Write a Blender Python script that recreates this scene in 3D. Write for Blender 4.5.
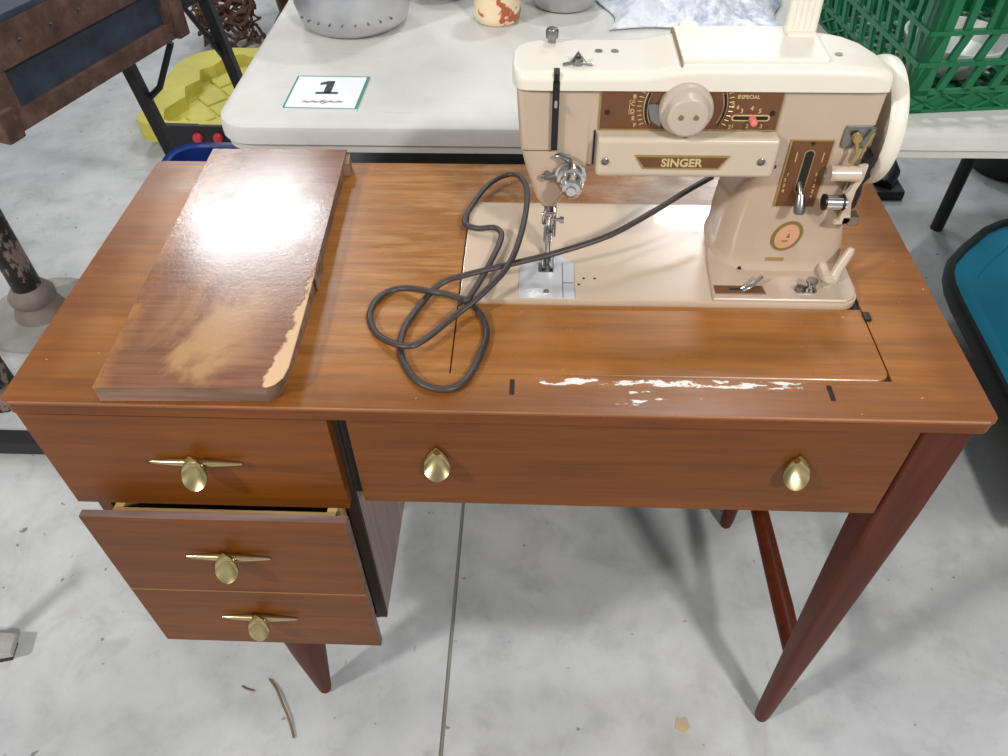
import bpy, bmesh, math, random
from mathutils import Vector, Matrix
random.seed(7)
PI = math.pi
for o in list(bpy.data.objects):
    bpy.data.objects.remove(o)
SC = bpy.context.scene
COL = SC.collection

# ------------------------------------------------------------------ camera
cam = bpy.data.cameras.new('camera')
cam.sensor_fit = 'HORIZONTAL'; cam.sensor_width = 36.0
cam.lens = 767.65 / 1008 * 36.0
cam.clip_start = 0.02
co = bpy.data.objects.new('camera', cam); COL.objects.link(co)
r = Vector((0.99922574, 0.03776793, -0.01102282)); u = Vector((-0.01956937, 0.72015884, 0.69353319)); f = Vector((-0.0341315, 0.6927805, -0.72034035))
co.matrix_world = Matrix(((r.x, u.x, -f.x, 0.48055), (r.y, u.y, -f.y, -0.45412), (r.z, u.z, -f.z, 1.27253), (0, 0, 0, 1)))
SC.camera = co

# ------------------------------------------------------------------ world, lamps, exposure
w = bpy.data.worlds.new('hall_air'); SC.world = w; w.use_nodes = True
w.node_tree.nodes['Background'].inputs[0].default_value = (0.88, 0.94, 1.0, 1)
w.node_tree.nodes['Background'].inputs[1].default_value = 0.36
def lamp(name, loc, aim, size, power, col=(1, 0.97, 0.92)):
    l = bpy.data.lights.new(name, 'AREA'); l.shape = 'RECTANGLE'; l.size = size[0]; l.size_y = size[1]
    l.energy = power; l.color = col
    o = bpy.data.objects.new(name, l); COL.objects.link(o); o.location = loc
    o.rotation_euler = (Vector(aim) - Vector(loc)).to_track_quat('-Z', 'Y').to_euler()
lamp('ceiling_lamp_front_left', (-2.3, -1.7, 3.2), (0.3, 0.2, 0.5), (0.32, 0.25), 112, (1, 0.975, 0.95))
lamp('ceiling_lamp_front_right', (1.95, -2.4, 3.2), (0.6, 0.2, 0.5), (0.32, 0.25), 104, (1, 0.975, 0.95))
lamp('ceiling_lamp_back_left', (-1.85, 4.9, 4.0), (0.3, 0.4, 0.7), (1.05, 0.32), 66, (0.95, 0.98, 1))
lamp('ceiling_lamp_back_right', (2.0, 5.3, 4.0), (0.6, 0.4, 0.7), (0.85, 0.5), 52, (0.95, 0.98, 1))
lamp('ceiling_lamp_middle', (1.4, 2.3, 4.2), (1.0, 1.0, 0.4), (0.4, 0.3), 45, (0.95, 0.98, 1))
vs = SC.view_settings
vs.view_transform = 'Standard'; vs.look = 'None'; vs.gamma = 1.0; vs.use_curve_mapping = False
vs.exposure = -0.26

# ------------------------------------------------------------------ material helpers
def lin(c):
    return tuple(((x / 255) / 12.92 if x / 255 <= 0.04045 else ((x / 255 + 0.055) / 1.055) ** 2.4) for x in c)
class Mat:
    def __init__(s, name):
        s.m = bpy.data.materials.new(name); s.m.use_nodes = True
        s.t = s.m.node_tree; s.b = s.t.nodes['Principled BSDF']
        s.co = None
    def n(s, typ, **kw):
        nd = s.t.nodes.new(typ)
        for k, v in kw.items():
            if k in nd.inputs: nd.inputs[k].default_value = v
            else: setattr(nd, k, v)
        return nd
    def l(s, a, b): s.t.links.new(a, b)
    def coord(s, scale=(1, 1, 1), off=(0, 0, 0)):
        if s.co is None: s.co = s.n('ShaderNodeTexCoord').outputs['Object']
        mp = s.n('ShaderNodeMapping'); mp.inputs['Scale'].default_value = scale; mp.inputs['Location'].default_value = off
        s.l(s.co, mp.inputs['Vector']); return mp.outputs[0]
    def noise(s, scale, detail=4, rough=0.5, vec=None, dist=0.0):
        nd = s.n('ShaderNodeTexNoise'); nd.inputs['Scale'].default_value = scale
        nd.inputs['Detail'].default_value = detail; nd.inputs['Roughness'].default_value = rough; nd.inputs['Distortion'].default_value = dist
        s.l(vec if vec is not None else s.coord(), nd.inputs['Vector']); return nd.outputs['Fac']
    def ramp(s, fac, stops):
        nd = s.n('ShaderNodeValToRGB'); e = nd.color_ramp.elements
        while len(e) < len(stops): e.new(0.5)
        for i, (p, c) in enumerate(stops):
            e[i].position = p; e[i].color = (c, c, c, 1) if isinstance(c, (int, float)) else (*c, 1)
        s.l(fac, nd.inputs[0]); return nd.outputs[0]
    def mix(s, fac, a, b, mode='MIX'):
        nd = s.n('ShaderNodeMix', data_type='RGBA', blend_type=mode)
        for v, i in ((fac, 0), (a, 6), (b, 7)):
            if hasattr(v, 'is_linked'): s.l(v, nd.inputs[i])
            else: nd.inputs[i].default_value = v if i == 0 else (*v, 1)
        return nd.outputs[2]
    def math(s, op, a, b=None, c=None):
        nd = s.n('ShaderNodeMath', operation=op)
        for i, v in enumerate((a, b, c)):
            if v is None: continue
            if hasattr(v, 'is_linked'): s.l(v, nd.inputs[i])
            else: nd.inputs[i].default_value = v
        return nd.outputs[0]
    def xyz(s, off=(0, 0, 0)):
        nd = s.n('ShaderNodeSeparateXYZ'); s.l(s.coord(off=off), nd.inputs[0]); return nd.outputs
    def band(s, v, lo, hi, soft):
        a = s.n('ShaderNodeMapRange'); a.interpolation_type = 'SMOOTHSTEP'
        s.l(v, a.inputs[0]); a.inputs[1].default_value = lo - soft; a.inputs[2].default_value = lo + soft
        b = s.n('ShaderNodeMapRange'); b.interpolation_type = 'SMOOTHSTEP'
        s.l(v, b.inputs[0]); b.inputs[1].default_value = hi - soft; b.inputs[2].default_value = hi + soft
        b.inputs[3].default_value = 1; b.inputs[4].default_value = 0
        return s.math('MULTIPLY', a.outputs[0], b.outputs[0])
    def col(s, c):
        if hasattr(c, 'is_linked'): s.l(c, s.b.inputs['Base Color'])
        else: s.b.inputs['Base Color'].default_value = (*c, 1)
        return s
    def p(s, rough=None, metal=None, **kw):
        for k, v in (('Roughness', rough), ('Metallic', metal)):
            if v is None: continue
            if hasattr(v, 'is_linked'): s.l(v, s.b.inputs[k])
            else: s.b.inputs[k].default_value = v
        for k, v in kw.items():
            s.b.inputs[k.replace('_', ' ')].default_value = v
        return s
    def bump(s, h, strength=0.2, dist=0.002):
        nd = s.n('ShaderNodeBump'); nd.inputs['Strength'].default_value = strength; nd.inputs['Distance'].default_value = dist
        s.l(h, nd.inputs['Height']); s.l(nd.outputs[0], s.b.inputs['Normal']); return s

def simple(name, rgb, rough=0.5, metal=0.0, var=0.08, scale=30, bump=0.0, **kw):
    M = Mat(name); c = lin(rgb)
    d = tuple(x * (1 - var) for x in c); e = tuple(min(1, x * (1 + var)) for x in c)
    nz = M.noise(scale, 4)
    M.col(M.ramp(nz, [(0.3, d), (0.7, e)])).p(rough, metal, **kw)
    if bump: M.bump(M.noise(scale * 3, 3), bump, 0.001)
    return M.m

def wood_nodes(M, dark, mid, light, axis='x', scale=1.0, contrast=1.0):
    sc = {'x': (1.6, 26, 26), 'y': (26, 1.6, 26), 'z': (26, 26, 1.6)}[axis]
    v = M.coord(tuple(k * scale for k in sc))
    g = M.noise(1.0, 6, 0.62, v, 0.6)
    fine = M.noise(1.0, 3, 0.6, M.coord(tuple(k * scale * 5 for k in sc)), 0.2)
    big = M.noise(3.0, 2, 0.5)
    base = M.ramp(g, [(0.28, dark), (0.5, mid), (0.74, light)])
    f2 = M.ramp(fine, [(0.35, 0.78), (0.62, 1.06)])
    base = M.mix(1.0, base, f2, 'MULTIPLY')
    b2 = M.ramp(big, [(0.3, 0.86), (0.7, 1.1)])
    return M.mix(1.0, base, b2, 'MULTIPLY'), g, fine

def wood(name, dark, mid, light, axis='x', rough=0.35, scale=1.0, spec=0.3):
    M = Mat(name); c, g, fine = wood_nodes(M, lin(dark), lin(mid), lin(light), axis, scale)
    M.col(c).p(rough, 0, Specular_IOR_Level=spec); M.bump(fine, 0.06, 0.0006)
    return M.m

MAT = {}
# ------------------------------------------------------------------ mesh helpers
class MB:
    def __init__(s): s.bm = bmesh.new()
    def _grid(s, rings, close_u=True, cap0=True, cap1=True, smooth=True):
        bm = s.bm; R_ = [[bm.verts.new(p) for p in ring] for ring in rings]
        n = len(rings[0])
        for a, b in zip(R_[:-1], R_[1:]):
            for i in range(n if close_u else n - 1):
                j = (i + 1) % n
                try:
                    fc = bm.faces.new((a[i], a[j], b[j], b[i])); fc.smooth = smooth
                except ValueError: pass
        if close_u:
            if cap0: bm.faces.new(list(reversed(R_[0])))
            if cap1: bm.faces.new(R_[-1])
        return s
    def loft(s, rings, **k): return s._grid(rings, **k)
    def box(s, x0, x1, y0, y1, z0, z1, bev=0.0, seg=2, rot=None):
        b = bmesh.new(); bmesh.ops.create_cube(b, size=1)
        for v in b.verts:
            v.co = Vector((x0 + (v.co.x + .5) * (x1 - x0), y0 + (v.co.y + .5) * (y1 - y0), z0 + (v.co.z + .5) * (z1 - z0)))
        if bev: bmesh.ops.bevel(b, geom=b.edges[:], offset=bev, segments=seg, affect='EDGES', profile=0.6)
        if rot is not None:
            for v in b.verts: v.co = rot @ v.co
        s.merge(b); return s
    def merge(s, b):
        me = bpy.data.meshes.new('tmp'); b.to_mesh(me); b.free(); s.bm.from_mesh(me); bpy.data.meshes.remove(me)
    def prism(s, poly, axis, a, b, bev=0.0, seg=2, smooth=False):
        # poly in the plane left by axis: x->(y,z), y->(x,z), z->(x,y)
        def P(p, t):
            return {'x': (t, p[0], p[1]), 'y': (p[0], t, p[1]), 'z': (p[0], p[1], t)}[axis]
        B = bmesh.new()
        v0 = [B.verts.new(P(p, a)) for p in poly]; v1 = [B.verts.new(P(p, b)) for p in poly]
        n = len(poly)
        B.faces.new(v0); B.faces.new(list(reversed(v1)))
        for i in range(n):
            fc = B.faces.new((v0[i], v1[i], v1[(i + 1) % n], v0[(i + 1) % n])); fc.smooth = smooth
        bmesh.ops.recalc_face_normals(B, faces=B.faces[:])
        if bev:
            es = [e for e in B.edges if (e.verts[0] in v0) == (e.verts[1] in v0)]
            bmesh.ops.bevel(B, geom=es, offset=bev, segments=seg, affect='EDGES', profile=0.6)
        s.merge(B); return s
    def cyl(s, p0, p1, r0, r1=None, n=20, smooth=True):
        return s.tube([p0, p1], [r0, r0 if r1 is None else r1], n)
    def tube(s, pts, rad, n=10, flat=1.0, cap=True):
        pts = [Vector(p) for p in pts]
        if not isinstance(rad, (list, tuple)): rad = [rad] * len(pts)
        rings = []; up = None
        for i, p in enumerate(pts):
            t = (pts[min(i + 1, len(pts) - 1)] - pts[max(i - 1, 0)]).normalized()
            if up is None: up = Vector((0, 0, 1)) if abs(t.z) < 0.9 else Vector((1, 0, 0))
            if abs(up.dot(t)) > 0.98: up = Vector((1, 0, 0)) if abs(t.x) < 0.9 else Vector((0, 1, 0))
            sd = t.cross(up).normalized(); up = sd.cross(t).normalized()
            rings.append([p + sd * math.cos(2 * PI * k / n) * rad[i] + up * math.sin(2 * PI * k / n) * rad[i] * flat for k in range(n)])
        return s._grid(rings, cap0=cap, cap1=cap)
    def lathe(s, prof, org, axis='z', n=32, flip=False):
        # prof: list of (t along axis, radius)
        rings = []
        for t, rr in prof:
            ring = []
            for k in range(n):
                a = 2 * PI * k / n; c, d = math.cos(a) * max(rr, 1e-4), math.sin(a) * max(rr, 1e-4)
                ring.append({'z': (org[0] + c, org[1] + d, org[2] + t), 'x': (org[0] + t, org[1] + c, org[2] + d), 'y': (org[0] + d, org[1] + t, org[2] + c)}[axis])
            rings.append(ring)
        return s._grid(rings)
    def xform(s, m):
        for v in s.bm.verts: v.co = m @ v.co
        return s
    def build(s, name, mat, parent=None, sharp=40):
        bm = s.bm
        bmesh.ops.remove_doubles(bm, verts=bm.verts[:], dist=1e-6)
        bmesh.ops.recalc_face_normals(bm, faces=bm.faces[:])
        if parent is not None:
            w = wloc(parent)
            for v in bm.verts: v.co -= w
        me = bpy.data.meshes.new(name); bm.to_mesh(me); bm.free()
        for p in me.polygons: p.use_smooth = True
        try: me.set_sharp_from_angle(angle=math.radians(sharp))
        except Exception: pass
        me.materials.append(MAT[mat] if isinstance(mat, str) else mat)
        o = bpy.data.objects.new(name, me); COL.objects.link(o)
        if parent is not None: o.parent = parent
        wn = o.modifiers.new('weighted_normal', 'WEIGHTED_NORMAL'); wn.keep_sharp = True
        return o
def wloc(o):
    v = Vector((0, 0, 0))
    while o is not None: v += o.location; o = o.parent
    return v
def tag(o, label=None, cat=None, group=None, kind=None):
    for k, v in (('label', label), ('category', cat), ('group', group), ('kind', kind)):
        if v: o[k] = v
    return o
def thing(name, loc, label, cat, group=None):
    o = bpy.data.objects.new(name, None); COL.objects.link(o); o.location = loc; o.empty_display_size = 0.05
    return tag(o, label, cat, group)
def solo(mb, name, mat, base, label, cat, group=None, sharp=40):
    """a thing that is one mesh, origin at its base"""
    for v in mb.bm.verts: v.co -= Vector(base)
    o = mb.build(name, mat, None, sharp); o.location = base
    return tag(o, label, cat, group)
def rpoly(x0, x1, y0, y1, rs, n=6):
    """rounded rectangle, rs = radii at (x0y0, x1y0, x1y1, x0y1)"""
    if not isinstance(rs, (list, tuple)): rs = [rs] * 4
    out = []
    for (cx, cy, sx, sy, a0), rr in zip(((x0, y0, 1, 1, PI), (x1, y0, -1, 1, 1.5 * PI), (x1, y1, -1, -1, 0), (x0, y1, 1, -1, .5 * PI)), rs):
        if rr <= 0: out.append((cx, cy)); continue
        for k in range(n + 1):
            a = a0 + .5 * PI * k / n
            out.append((cx + sx * rr + rr * math.cos(a), cy + sy * rr + rr * math.sin(a)))
    return out
def smooth_path(pts, n=8):
    P = [Vector(p) for p in pts]; out = []
    for i in range(len(P) - 1):
        a, b, c, d = P[max(i - 1, 0)], P[i], P[i + 1], P[min(i + 2, len(P) - 1)]
        for k in range(n):
            t = k / n
            out.append(0.5 * ((2 * b) + (c - a) * t + (2 * a - 5 * b + 4 * c - d) * t * t + (3 * b - a - 3 * c + d) * t ** 3))
    out.append(P[-1]); return out
def text_mb(body, size, loc, frame, offset=0.0, depth=0.0004, shear=0.0, align='CENTER'):
    """lettering as mesh; frame = (right, up) vectors"""
    cu = bpy.data.curves.new('lettering', 'FONT'); cu.body = body; cu.size = size; cu.offset = offset
    cu.extrude = depth; cu.align_x = align; cu.align_y = 'CENTER'; cu.shear = shear; cu.resolution_u = 4
    o = bpy.data.objects.new('lettering', cu); COL.objects.link(o)
    dg = bpy.context.evaluated_depsgraph_get(); dg.update()
    me = bpy.data.meshes.new_from_object(o.evaluated_get(dg))
    bpy.data.objects.remove(o); bpy.data.curves.remove(cu)
    R_, U_ = Vector(frame[0]), Vector(frame[1]); N_ = R_.cross(U_)
    mb = MB(); mb.bm.from_mesh(me); bpy.data.meshes.remove(me)
    for v in mb.bm.verts: v.co = Vector(loc) + R_ * v.co.x + U_ * v.co.y + N_ * v.co.z
    return mb

# ------------------------------------------------------------------ materials
W_, D_, H_ = 0.89, 0.4173, 0.758
DX, DY = 0.445, 0.21          # base of the desk
def make_desktop():
    M = Mat('desk_top_wood')
    c, g, fine = wood_nodes(M, lin((140, 86, 33)), lin((155, 98, 41)), lin((169, 112, 52)), 'x', 1.0)
    x, y, z = M.xyz((DX, DY, 0))
    streak = M.noise(1.0, 6, 0.7, M.coord((9, 85, 9)), 0.6)
    zone = M.math('MULTIPLY', M.band(x, 0.27, 0.44, 0.06), M.band(y, 0.06, 0.45, 0.07))
    wear = M.math('MULTIPLY', zone, M.ramp(streak, [(0.47, 0), (0.68, 0.5)]))
    c = M.mix(wear, c, lin((200, 154, 96)))
    zone2 = M.band(x, 0.40, 0.80, 0.05)  # pale speckle behind the bed: glare on worn finish painted into the colour
    c = M.mix(M.math('MULTIPLY', M.math('MULTIPLY', zone2, M.band(y, 0.3, 0.43, 0.02)), M.ramp(M.noise(40, 4, .7, M.coord((.5, 1, 1))), [(0.45, 0), (0.7, 0.6)])), c, lin((196, 165, 128)))
    rim = M.math('MAXIMUM', M.math('MAXIMUM', M.band(x, -.1, 0.035, 0.02), M.band(x, 0.855, 1, 0.02)), M.band(y, -.1, 0.03, 0.02))
    c = M.mix(M.math('MULTIPLY', rim, 0.45), c, lin((104, 50, 22)))
    # white flaked patches along the front edge of the flap
    fl = M.noise(1.0, 6, 0.62, M.coord((42, 120, 42), (3.1, 0.4, 0)), 0.3)
    fz = M.math('MULTIPLY', M.band(x, 0.47, 0.745, 0.03), M.math('MAXIMUM', M.band(y, 0.031, 0.045, 0.004), M.math('MULTIPLY', M.band(x, 0.545, 0.62, 0.03), M.band(y, 0.002, 0.03, 0.006))))
    flake = M.ramp(M.math('MULTIPLY', fl, fz), [(0.50, 0), (0.52, 1)])
    c = M.mix(flake, c, lin((226, 224, 218)))
    sp = M.ramp(M.noise(150, 2, 0.5), [(0.76, 0), (0.79, 0.7)])
    c = M.mix(sp, c, lin((222, 190, 150)))
    ro = M.ramp(M.noise(18, 4, .6), [(0.3, 0.24), (0.7, 0.40)])
    M.col(c).p(ro, 0, Specular_IOR_Level=0.5); M.bump(M.math('ADD', fine, M.math('MULTIPLY', M.noise(60, 3), 0.6)), 0.10, 0.0008)
    return M.m
MAT['desk_top'] = make_desktop()
MAT['desk_front'] = wood('desk_front_wood', (98, 52, 11), (110, 59, 14), (122, 68, 18), 'x', 0.4)
MAT['desk_edge'] = wood('desk_edge_wood', (100, 52, 12), (114, 60, 16), (126, 70, 22), 'x', 0.4)
MAT['desk_leg'] = wood('desk_leg_wood', (70, 26, 9), (82, 32, 11), (94, 40, 15), 'z', 0.42, 1.0, 0.2)
MAT['desk_side'] = wood('desk_side_panel', (132, 112, 104), (152, 130, 122), (164, 142, 134), 'z', 0.4)
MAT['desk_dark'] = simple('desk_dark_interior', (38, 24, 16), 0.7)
MAT['drawer_box'] = wood('drawer_box_wood', (176, 138, 88), (204, 168, 112), (220, 188, 134), 'x', 0.55)
MAT['drawer_edge'] = wood('drawer_edge_wood', (92, 68, 62), (122, 96, 90), (160, 138, 126), 'x', 0.5)
MAT['brass'] = simple('worn_brass', (196, 178, 132), 0.22, 1.0, 0.12, 60)
MAT['groove'] = simple('groove_line', (150, 104, 62), 0.6)
def make_leaf():
    M = Mat('loose_leaf_veneer')
    c, g, fine = wood_nodes(M, lin((122, 80, 58)), lin((132, 88, 64)), lin((140, 96, 70)), 'x', 1.5)
    x, y, z = M.xyz((0.165, 0.2, 0))
    blot = M.noise(9, 5, 0.6, M.coord((1.2, 0.8, 1)), 0.6)
    zn = M.math('MULTIPLY', M.band(y, -0.01, 0.15, 0.05), M.band(x, 0.13, 0.215, 0.03))
    c = M.mix(M.math('MULTIPLY', zn, M.ramp(blot, [(0.46, 0), (0.58, 0.8)])), c, lin((186, 144, 98)))
    ed = M.math('MULTIPLY', M.band(x, -.1, 0.1, 0.012), M.ramp(M.noise(30, 4, .7), [(0.4, 0), (0.6, 0.7)]))
    c = M.mix(ed, c, lin((176, 120, 66)))
    # bare strip where the veneer has come away along the right edge
    edge = M.math('ADD', M.math('ADD', x, M.math('MULTIPLY', M.math('SUBTRACT', M.noise(34, 4, .65), 0.5), 0.028)), M.math('MULTIPLY', y, -0.085))
    strip = M.math('MULTIPLY', M.band(edge, 0.2430, 0.5, 0.0018), M.band(y, -0.1, 0.185, 0.012))
    c = M.mix(strip, c, lin((214, 178, 138)))
    ro = M.ramp(M.noise(26, 5, .65), [(0.3, 0.15), (0.7, 0.23)])
    M.col(c).p(M.math('MAXIMUM', ro, M.math('MULTIPLY', strip, 0.7)), 0, Specular_IOR_Level=0.5)
    M.bump(M.math('ADD', M.noise(260, 3), M.math('MULTIPLY', strip, -3.0)), 0.10, 0.0008)
    return M.m
MAT['leaf'] = make_leaf()
MAT['leaf_edge'] = wood('loose_leaf_edge', (96, 72, 58), (132, 104, 86), (170, 142, 120), 'x', 0.7)
def make_concrete():
    M = Mat('concrete_floor')
    a = M.noise(2.2, 6, 0.62); b = M.noise(11, 5, 0.65, dist=0.4); s = M.noise(75, 3, 0.6); st = M.noise(5.5, 4, 0.6, M.coord(off=(3, 7, 0)))
    c = M.ramp(a, [(0.28, lin((166, 168, 170))), (0.5, lin((190, 191, 191))), (0.72, lin((206, 206, 203)))])
    c = M.mix(1, c, M.ramp(b, [(0.28, 0.78), (0.5, 0.98), (0.72, 1.06)]), 'MULTIPLY')
    c = M.mix(M.ramp(st, [(0.60, 0), (0.76, 0.35)]), c, lin((158, 148, 130)))
    c = M.mix(M.ramp(s, [(0.22, 0.45), (0.30, 0)]), c, lin((120, 118, 114)))
    big = M.noise(42, 2, 0.5, M.coord(off=(1.7, .3, 0)))
    c = M.mix(M.ramp(big, [(0.71, 0), (0.76, 0.7)]), c, lin((84, 80, 78)))
    sm_ = M.noise(7, 6, 0.72, M.coord(off=(9, 2, 0)), 0.8)
    c = M.mix(M.ramp(sm_, [(0.56, 0), (0.70, 0.30)]), c, lin((128, 126, 124)))
    M.col(c).p(M.ramp(b, [(0.3, 0.55), (0.7, 0.75)]), 0); M.bump(s, 0.06, 0.002)
    return M.m
MAT['concrete'] = make_concrete()
MAT['joint'] = simple('floor_joint_dirt', (132, 126, 116), 0.9)
MAT['tan'] = simple('tan_enamel', (186, 165, 145), 0.28, 0, 0.03, 20, Coat_Weight=0.3)
MAT['tan_light'] = simple('light_tan_enamel', (200, 183, 163), 0.24, 0, 0.02, 20, Coat_Weight=0.3)
MAT['bed'] = simple('bed_enamel', (200, 178, 156), 0.22, 0, 0.03, 12, Coat_Weight=0.3)
MAT['cream'] = simple('cream_plastic', (226, 220, 205), 0.36, 0, 0.02, 12)
MAT['knob'] = simple('warm_grey_plastic', (190, 175, 160), 0.3, 0, 0.03, 12)
MAT['brown'] = simple('brown_plate', (106, 66, 38), 0.35, 0, 0.1, 40)
MAT['gold'] = simple('gold_print', (214, 192, 140), 0.4, 0.3, 0.06, 60)
MAT['goldedge'] = simple('gold_border', (170, 146, 92), 0.4, 0.5, 0.06, 60)
MAT['black'] = simple('black_enamel', (20, 19, 19), 0.4)
MAT['chrome'] = simple('chrome', (214, 214, 216), 0.12, 1.0, 0.05, 40)
MAT['steel'] = simple('dull_steel', (150, 148, 146), 0.3, 1.0, 0.12, 60)
MAT['pinkred'] = simple('salmon_tab', (226, 130, 110), 0.4)
MAT['badge'] = simple('salmon_badge', (206, 156, 126), 0.4)
MAT['olive'] = simple('olive_ring', (130, 108, 52), 0.4)
MAT['cord'] = simple('brown_rubber_cord', (60, 52, 49), 0.45)
def make_tabletop_plastic():
    M = Mat('white_table_plastic')
    a = M.noise(6, 5, .6); sc = M.noise(1, 4, .6, M.coord((12, 90, 12)))
    c = M.ramp(a, [(0.3, lin((196, 194, 188))), (0.7, lin((216, 214, 208)))])
    c = M.mix(M.ramp(sc, [(0.62, 0), (0.75, 0.35)]), c, lin((170, 166, 158)))
    M.col(c).p(0.5, 0); M.bump(M.noise(420, 2), 0.05, 0.0006); return M.m
MAT['wtable'] = make_tabletop_plastic()
MAT['card'] = simple('card_paper', (238, 240, 242), 0.6, 0, 0.01)
MAT['cardgreen'] = simple('card_green_line', (70, 136, 124), 0.6)
MAT['cardink'] = simple('card_dark_ink', (44, 52, 66), 0.6)
MAT['cardgrey'] = simple('card_grey_ink', (150, 148, 140), 0.6)
def make_alu():
    M = Mat('scratched_aluminium'); nz = M.noise(14, 5, .6)
    M.col(M.ramp(nz, [(0.3, lin((186, 188, 194))), (0.7, lin((212, 213, 218)))])).p(M.ramp(nz, [(0.3, 0.28), (0.7, 0.42)]), 0.9)
    M.bump(M.noise(50, 3), 0.08, 0.001); return M.m
MAT['alu'] = make_alu()
MAT['green'] = simple('green_crate_plastic', (12, 100, 62), 0.4, 0, 0.1, 20)
MAT['yellow'] = simple('yellow_plastic', (200, 190, 88), 0.5, 0, 0.06, 20)
MAT['blue'] = simple('blue_tote_plastic', (22, 48, 118), 0.35, 0, 0.08, 20)
MAT['teal'] = simple('teal_plastic', (0, 120, 150), 0.4, 0, 0.06, 12)
MAT['blackplastic'] = simple('black_plastic', (26, 26, 28), 0.5)
MAT['red'] = simple('red_button', (196, 52, 60), 0.4)
def make_trunkwood():
    M = Mat('trunk_battens'); a = M.noise(26, 6, .65)
    M.col(M.ramp(a, [(0.25, lin((58, 42, 38))), (0.5, lin((92, 66, 56))), (0.75, lin((124, 94, 82)))])).p(0.7, 0); M.bump(a, 0.4, 0.002); return M.m
MAT['batten'] = make_trunkwood()
def make_trunkpanel():
    M = Mat('trunk_panel'); a = M.noise(18, 6, .65)
    M.col(M.ramp(a, [(0.25, lin((38, 44, 54))), (0.6, lin((60, 68, 80))), (0.8, lin((92, 92, 92)))])).p(0.6, 0); M.bump(a, 0.3, 0.002); return M.m
MAT['trunk'] = make_trunkpanel()
def make_chipped():
    M = Mat('chipped_black_paint'); a = M.noise(26, 5, .65, M.coord((1, 1, .5)))
    k = M.ramp(a, [(0.50, 0), (0.54, 1)])
    M.col(M.mix(k, lin((24, 22, 22)), lin((126, 108, 98)))).p(0.5, 0); M.bump(k, 0.4, -0.001); return M.m
MAT['chipped'] = make_chipped()
MAT['castgrey'] = simple('cast_grey', (122, 110, 102), 0.55, 0, 0.2, 20)
MAT['discgrey'] = simple('grey_disc', (150, 146, 140), 0.6, 0, 0.14, 16)
MAT['twig'] = simple('twig_bark', (78, 52, 40), 0.8, 0, 0.3, 60)
MAT['drytwig'] = simple('dry_twig', (126, 96, 66), 0.8, 0, 0.2, 60)
MAT['darkwood'] = wood('dark_turned_wood', (50, 26, 12), (82, 44, 22), (110, 64, 34), 'z', 0.35)
def make_wrap():
    M = Mat('blue_white_wrap'); a = M.noise(60, 4, .65); b = M.noise(9, 3)
    k = M.math('MULTIPLY', M.ramp(a, [(0.42, 0), (0.62, 1)]), M.ramp(b, [(0.3, .2), (0.6, 1)]))
    M.col(M.mix(k, lin((228, 230, 236)), lin((176, 184, 206)))).p(0.3, 0); M.bump(a, 0.3, 0.002); return M.m
MAT['wrap'] = make_wrap()
def make_jar():
    M = Mat('painted_jar_glaze'); a = M.noise(34, 3, .5); b = M.noise(40, 3, .5, M.coord(off=(4, 4, 4)))
    c = M.mix(M.ramp(a, [(0.56, 0), (0.6, 1)]), lin((236, 214, 178)), lin((176, 92, 52)))
    c = M.mix(M.ramp(b, [(0.60, 0), (0.64, 1)]), c, lin((120, 140, 90)))
    M.col(c).p(0.25, 0); return M.m
MAT['jar'] = make_jar()
MAT['kraft'] = simple('brown_card', (150, 122, 90), 0.8)
MAT['whitestuff'] = simple('white_china', (222, 222, 218), 0.3)
MAT['galv'] = simple('galvanised_metal', (186, 184, 178), 0.45, 0.5, 0.15, 40)
MAT['paperbit'] = simple('tan_paper_scrap', (196, 170, 138), 0.8)

# ------------------------------------------------------------------ floor
fl = MB().box(-4, 6, -3, 8, -0.06, -0.0025).build('floor', 'joint'); tag(fl, kind='structure')
for (a, b) in ((-4, 0.3490), (0.3558, 6)):
    m = MB().box(a, b, -3, 8, -0.03, 0.0).build('slab', 'concrete', fl)

MAT['wallpaint'] = simple('painted_wall', (196, 196, 192), 0.8, 0, 0.05, 2)
for nm, b in (('wall_back', (-4.1, 6.1, 8.0, 8.1)), ('wall_front', (-4.1, 6.1, -3.1, -3.0)), ('wall_left', (-4.1, -4.0, -3.0, 8.0)), ('wall_right', (6.0, 6.1, -3.0, 8.0))):
    tag(MB().box(*b, -0.06, 4.5).build(nm, 'wallpaint'), kind='structure')

# ------------------------------------------------------------------ desk
desk = thing('sewing_desk', (DX, DY, 0), 'worn brown wooden sewing desk with brass pulls and tapered legs', 'desk')
OX0, OX1, OY0, OY1 = 0.4045, 0.8135, 0.0455, 0.3240      # the opening for machine and flap
def top_piece(polys, z0, z1, bev):
    mb = MB()
    for p in polys: mb.prism(p, 'z', z0, z1)
    bm = mb.bm
    bmesh.ops.remove_doubles(bm, verts=bm.verts[:], dist=1e-6)
    if bev:
        def outer(v): 
            x, y = v.co.x, v.co.y
            return x < 0.03 or x > W_ - 0.03 or y < 0.012 or y > D_ - 0.012
        es = []
        for e in bm.edges:
            a, b = e.verts
            if abs(a.co.z - z1) > 1e-5 or abs(b.co.z - z1) > 1e-5: continue
            if len(e.link_faces) == 2 and any(abs(fc.normal.z) < .5 for fc in e.link_faces) and outer(a) and outer(b):
                d = (b.co - a.co)
                on = (abs(a.co.x - X0) < 1e-4 and abs(b.co.x - X0) < 1e-4) or (abs(a.co.y - Y0) < 1e-4 and abs(b.co.y - Y0) < 1e-4) or (abs(a.co.x - X1) < 1e-4 and abs(b.co.x - X1) < 1e-4) or d.length < 0.006
                if on: es.append(e)
        bmesh.ops.bevel(bm, geom=es, offset=bev, segments=2, affect='EDGES')
    return mb
R1 = 0.009; X0, X1, Y0 = -0.005, W_ + 0.002, -0.002
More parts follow.
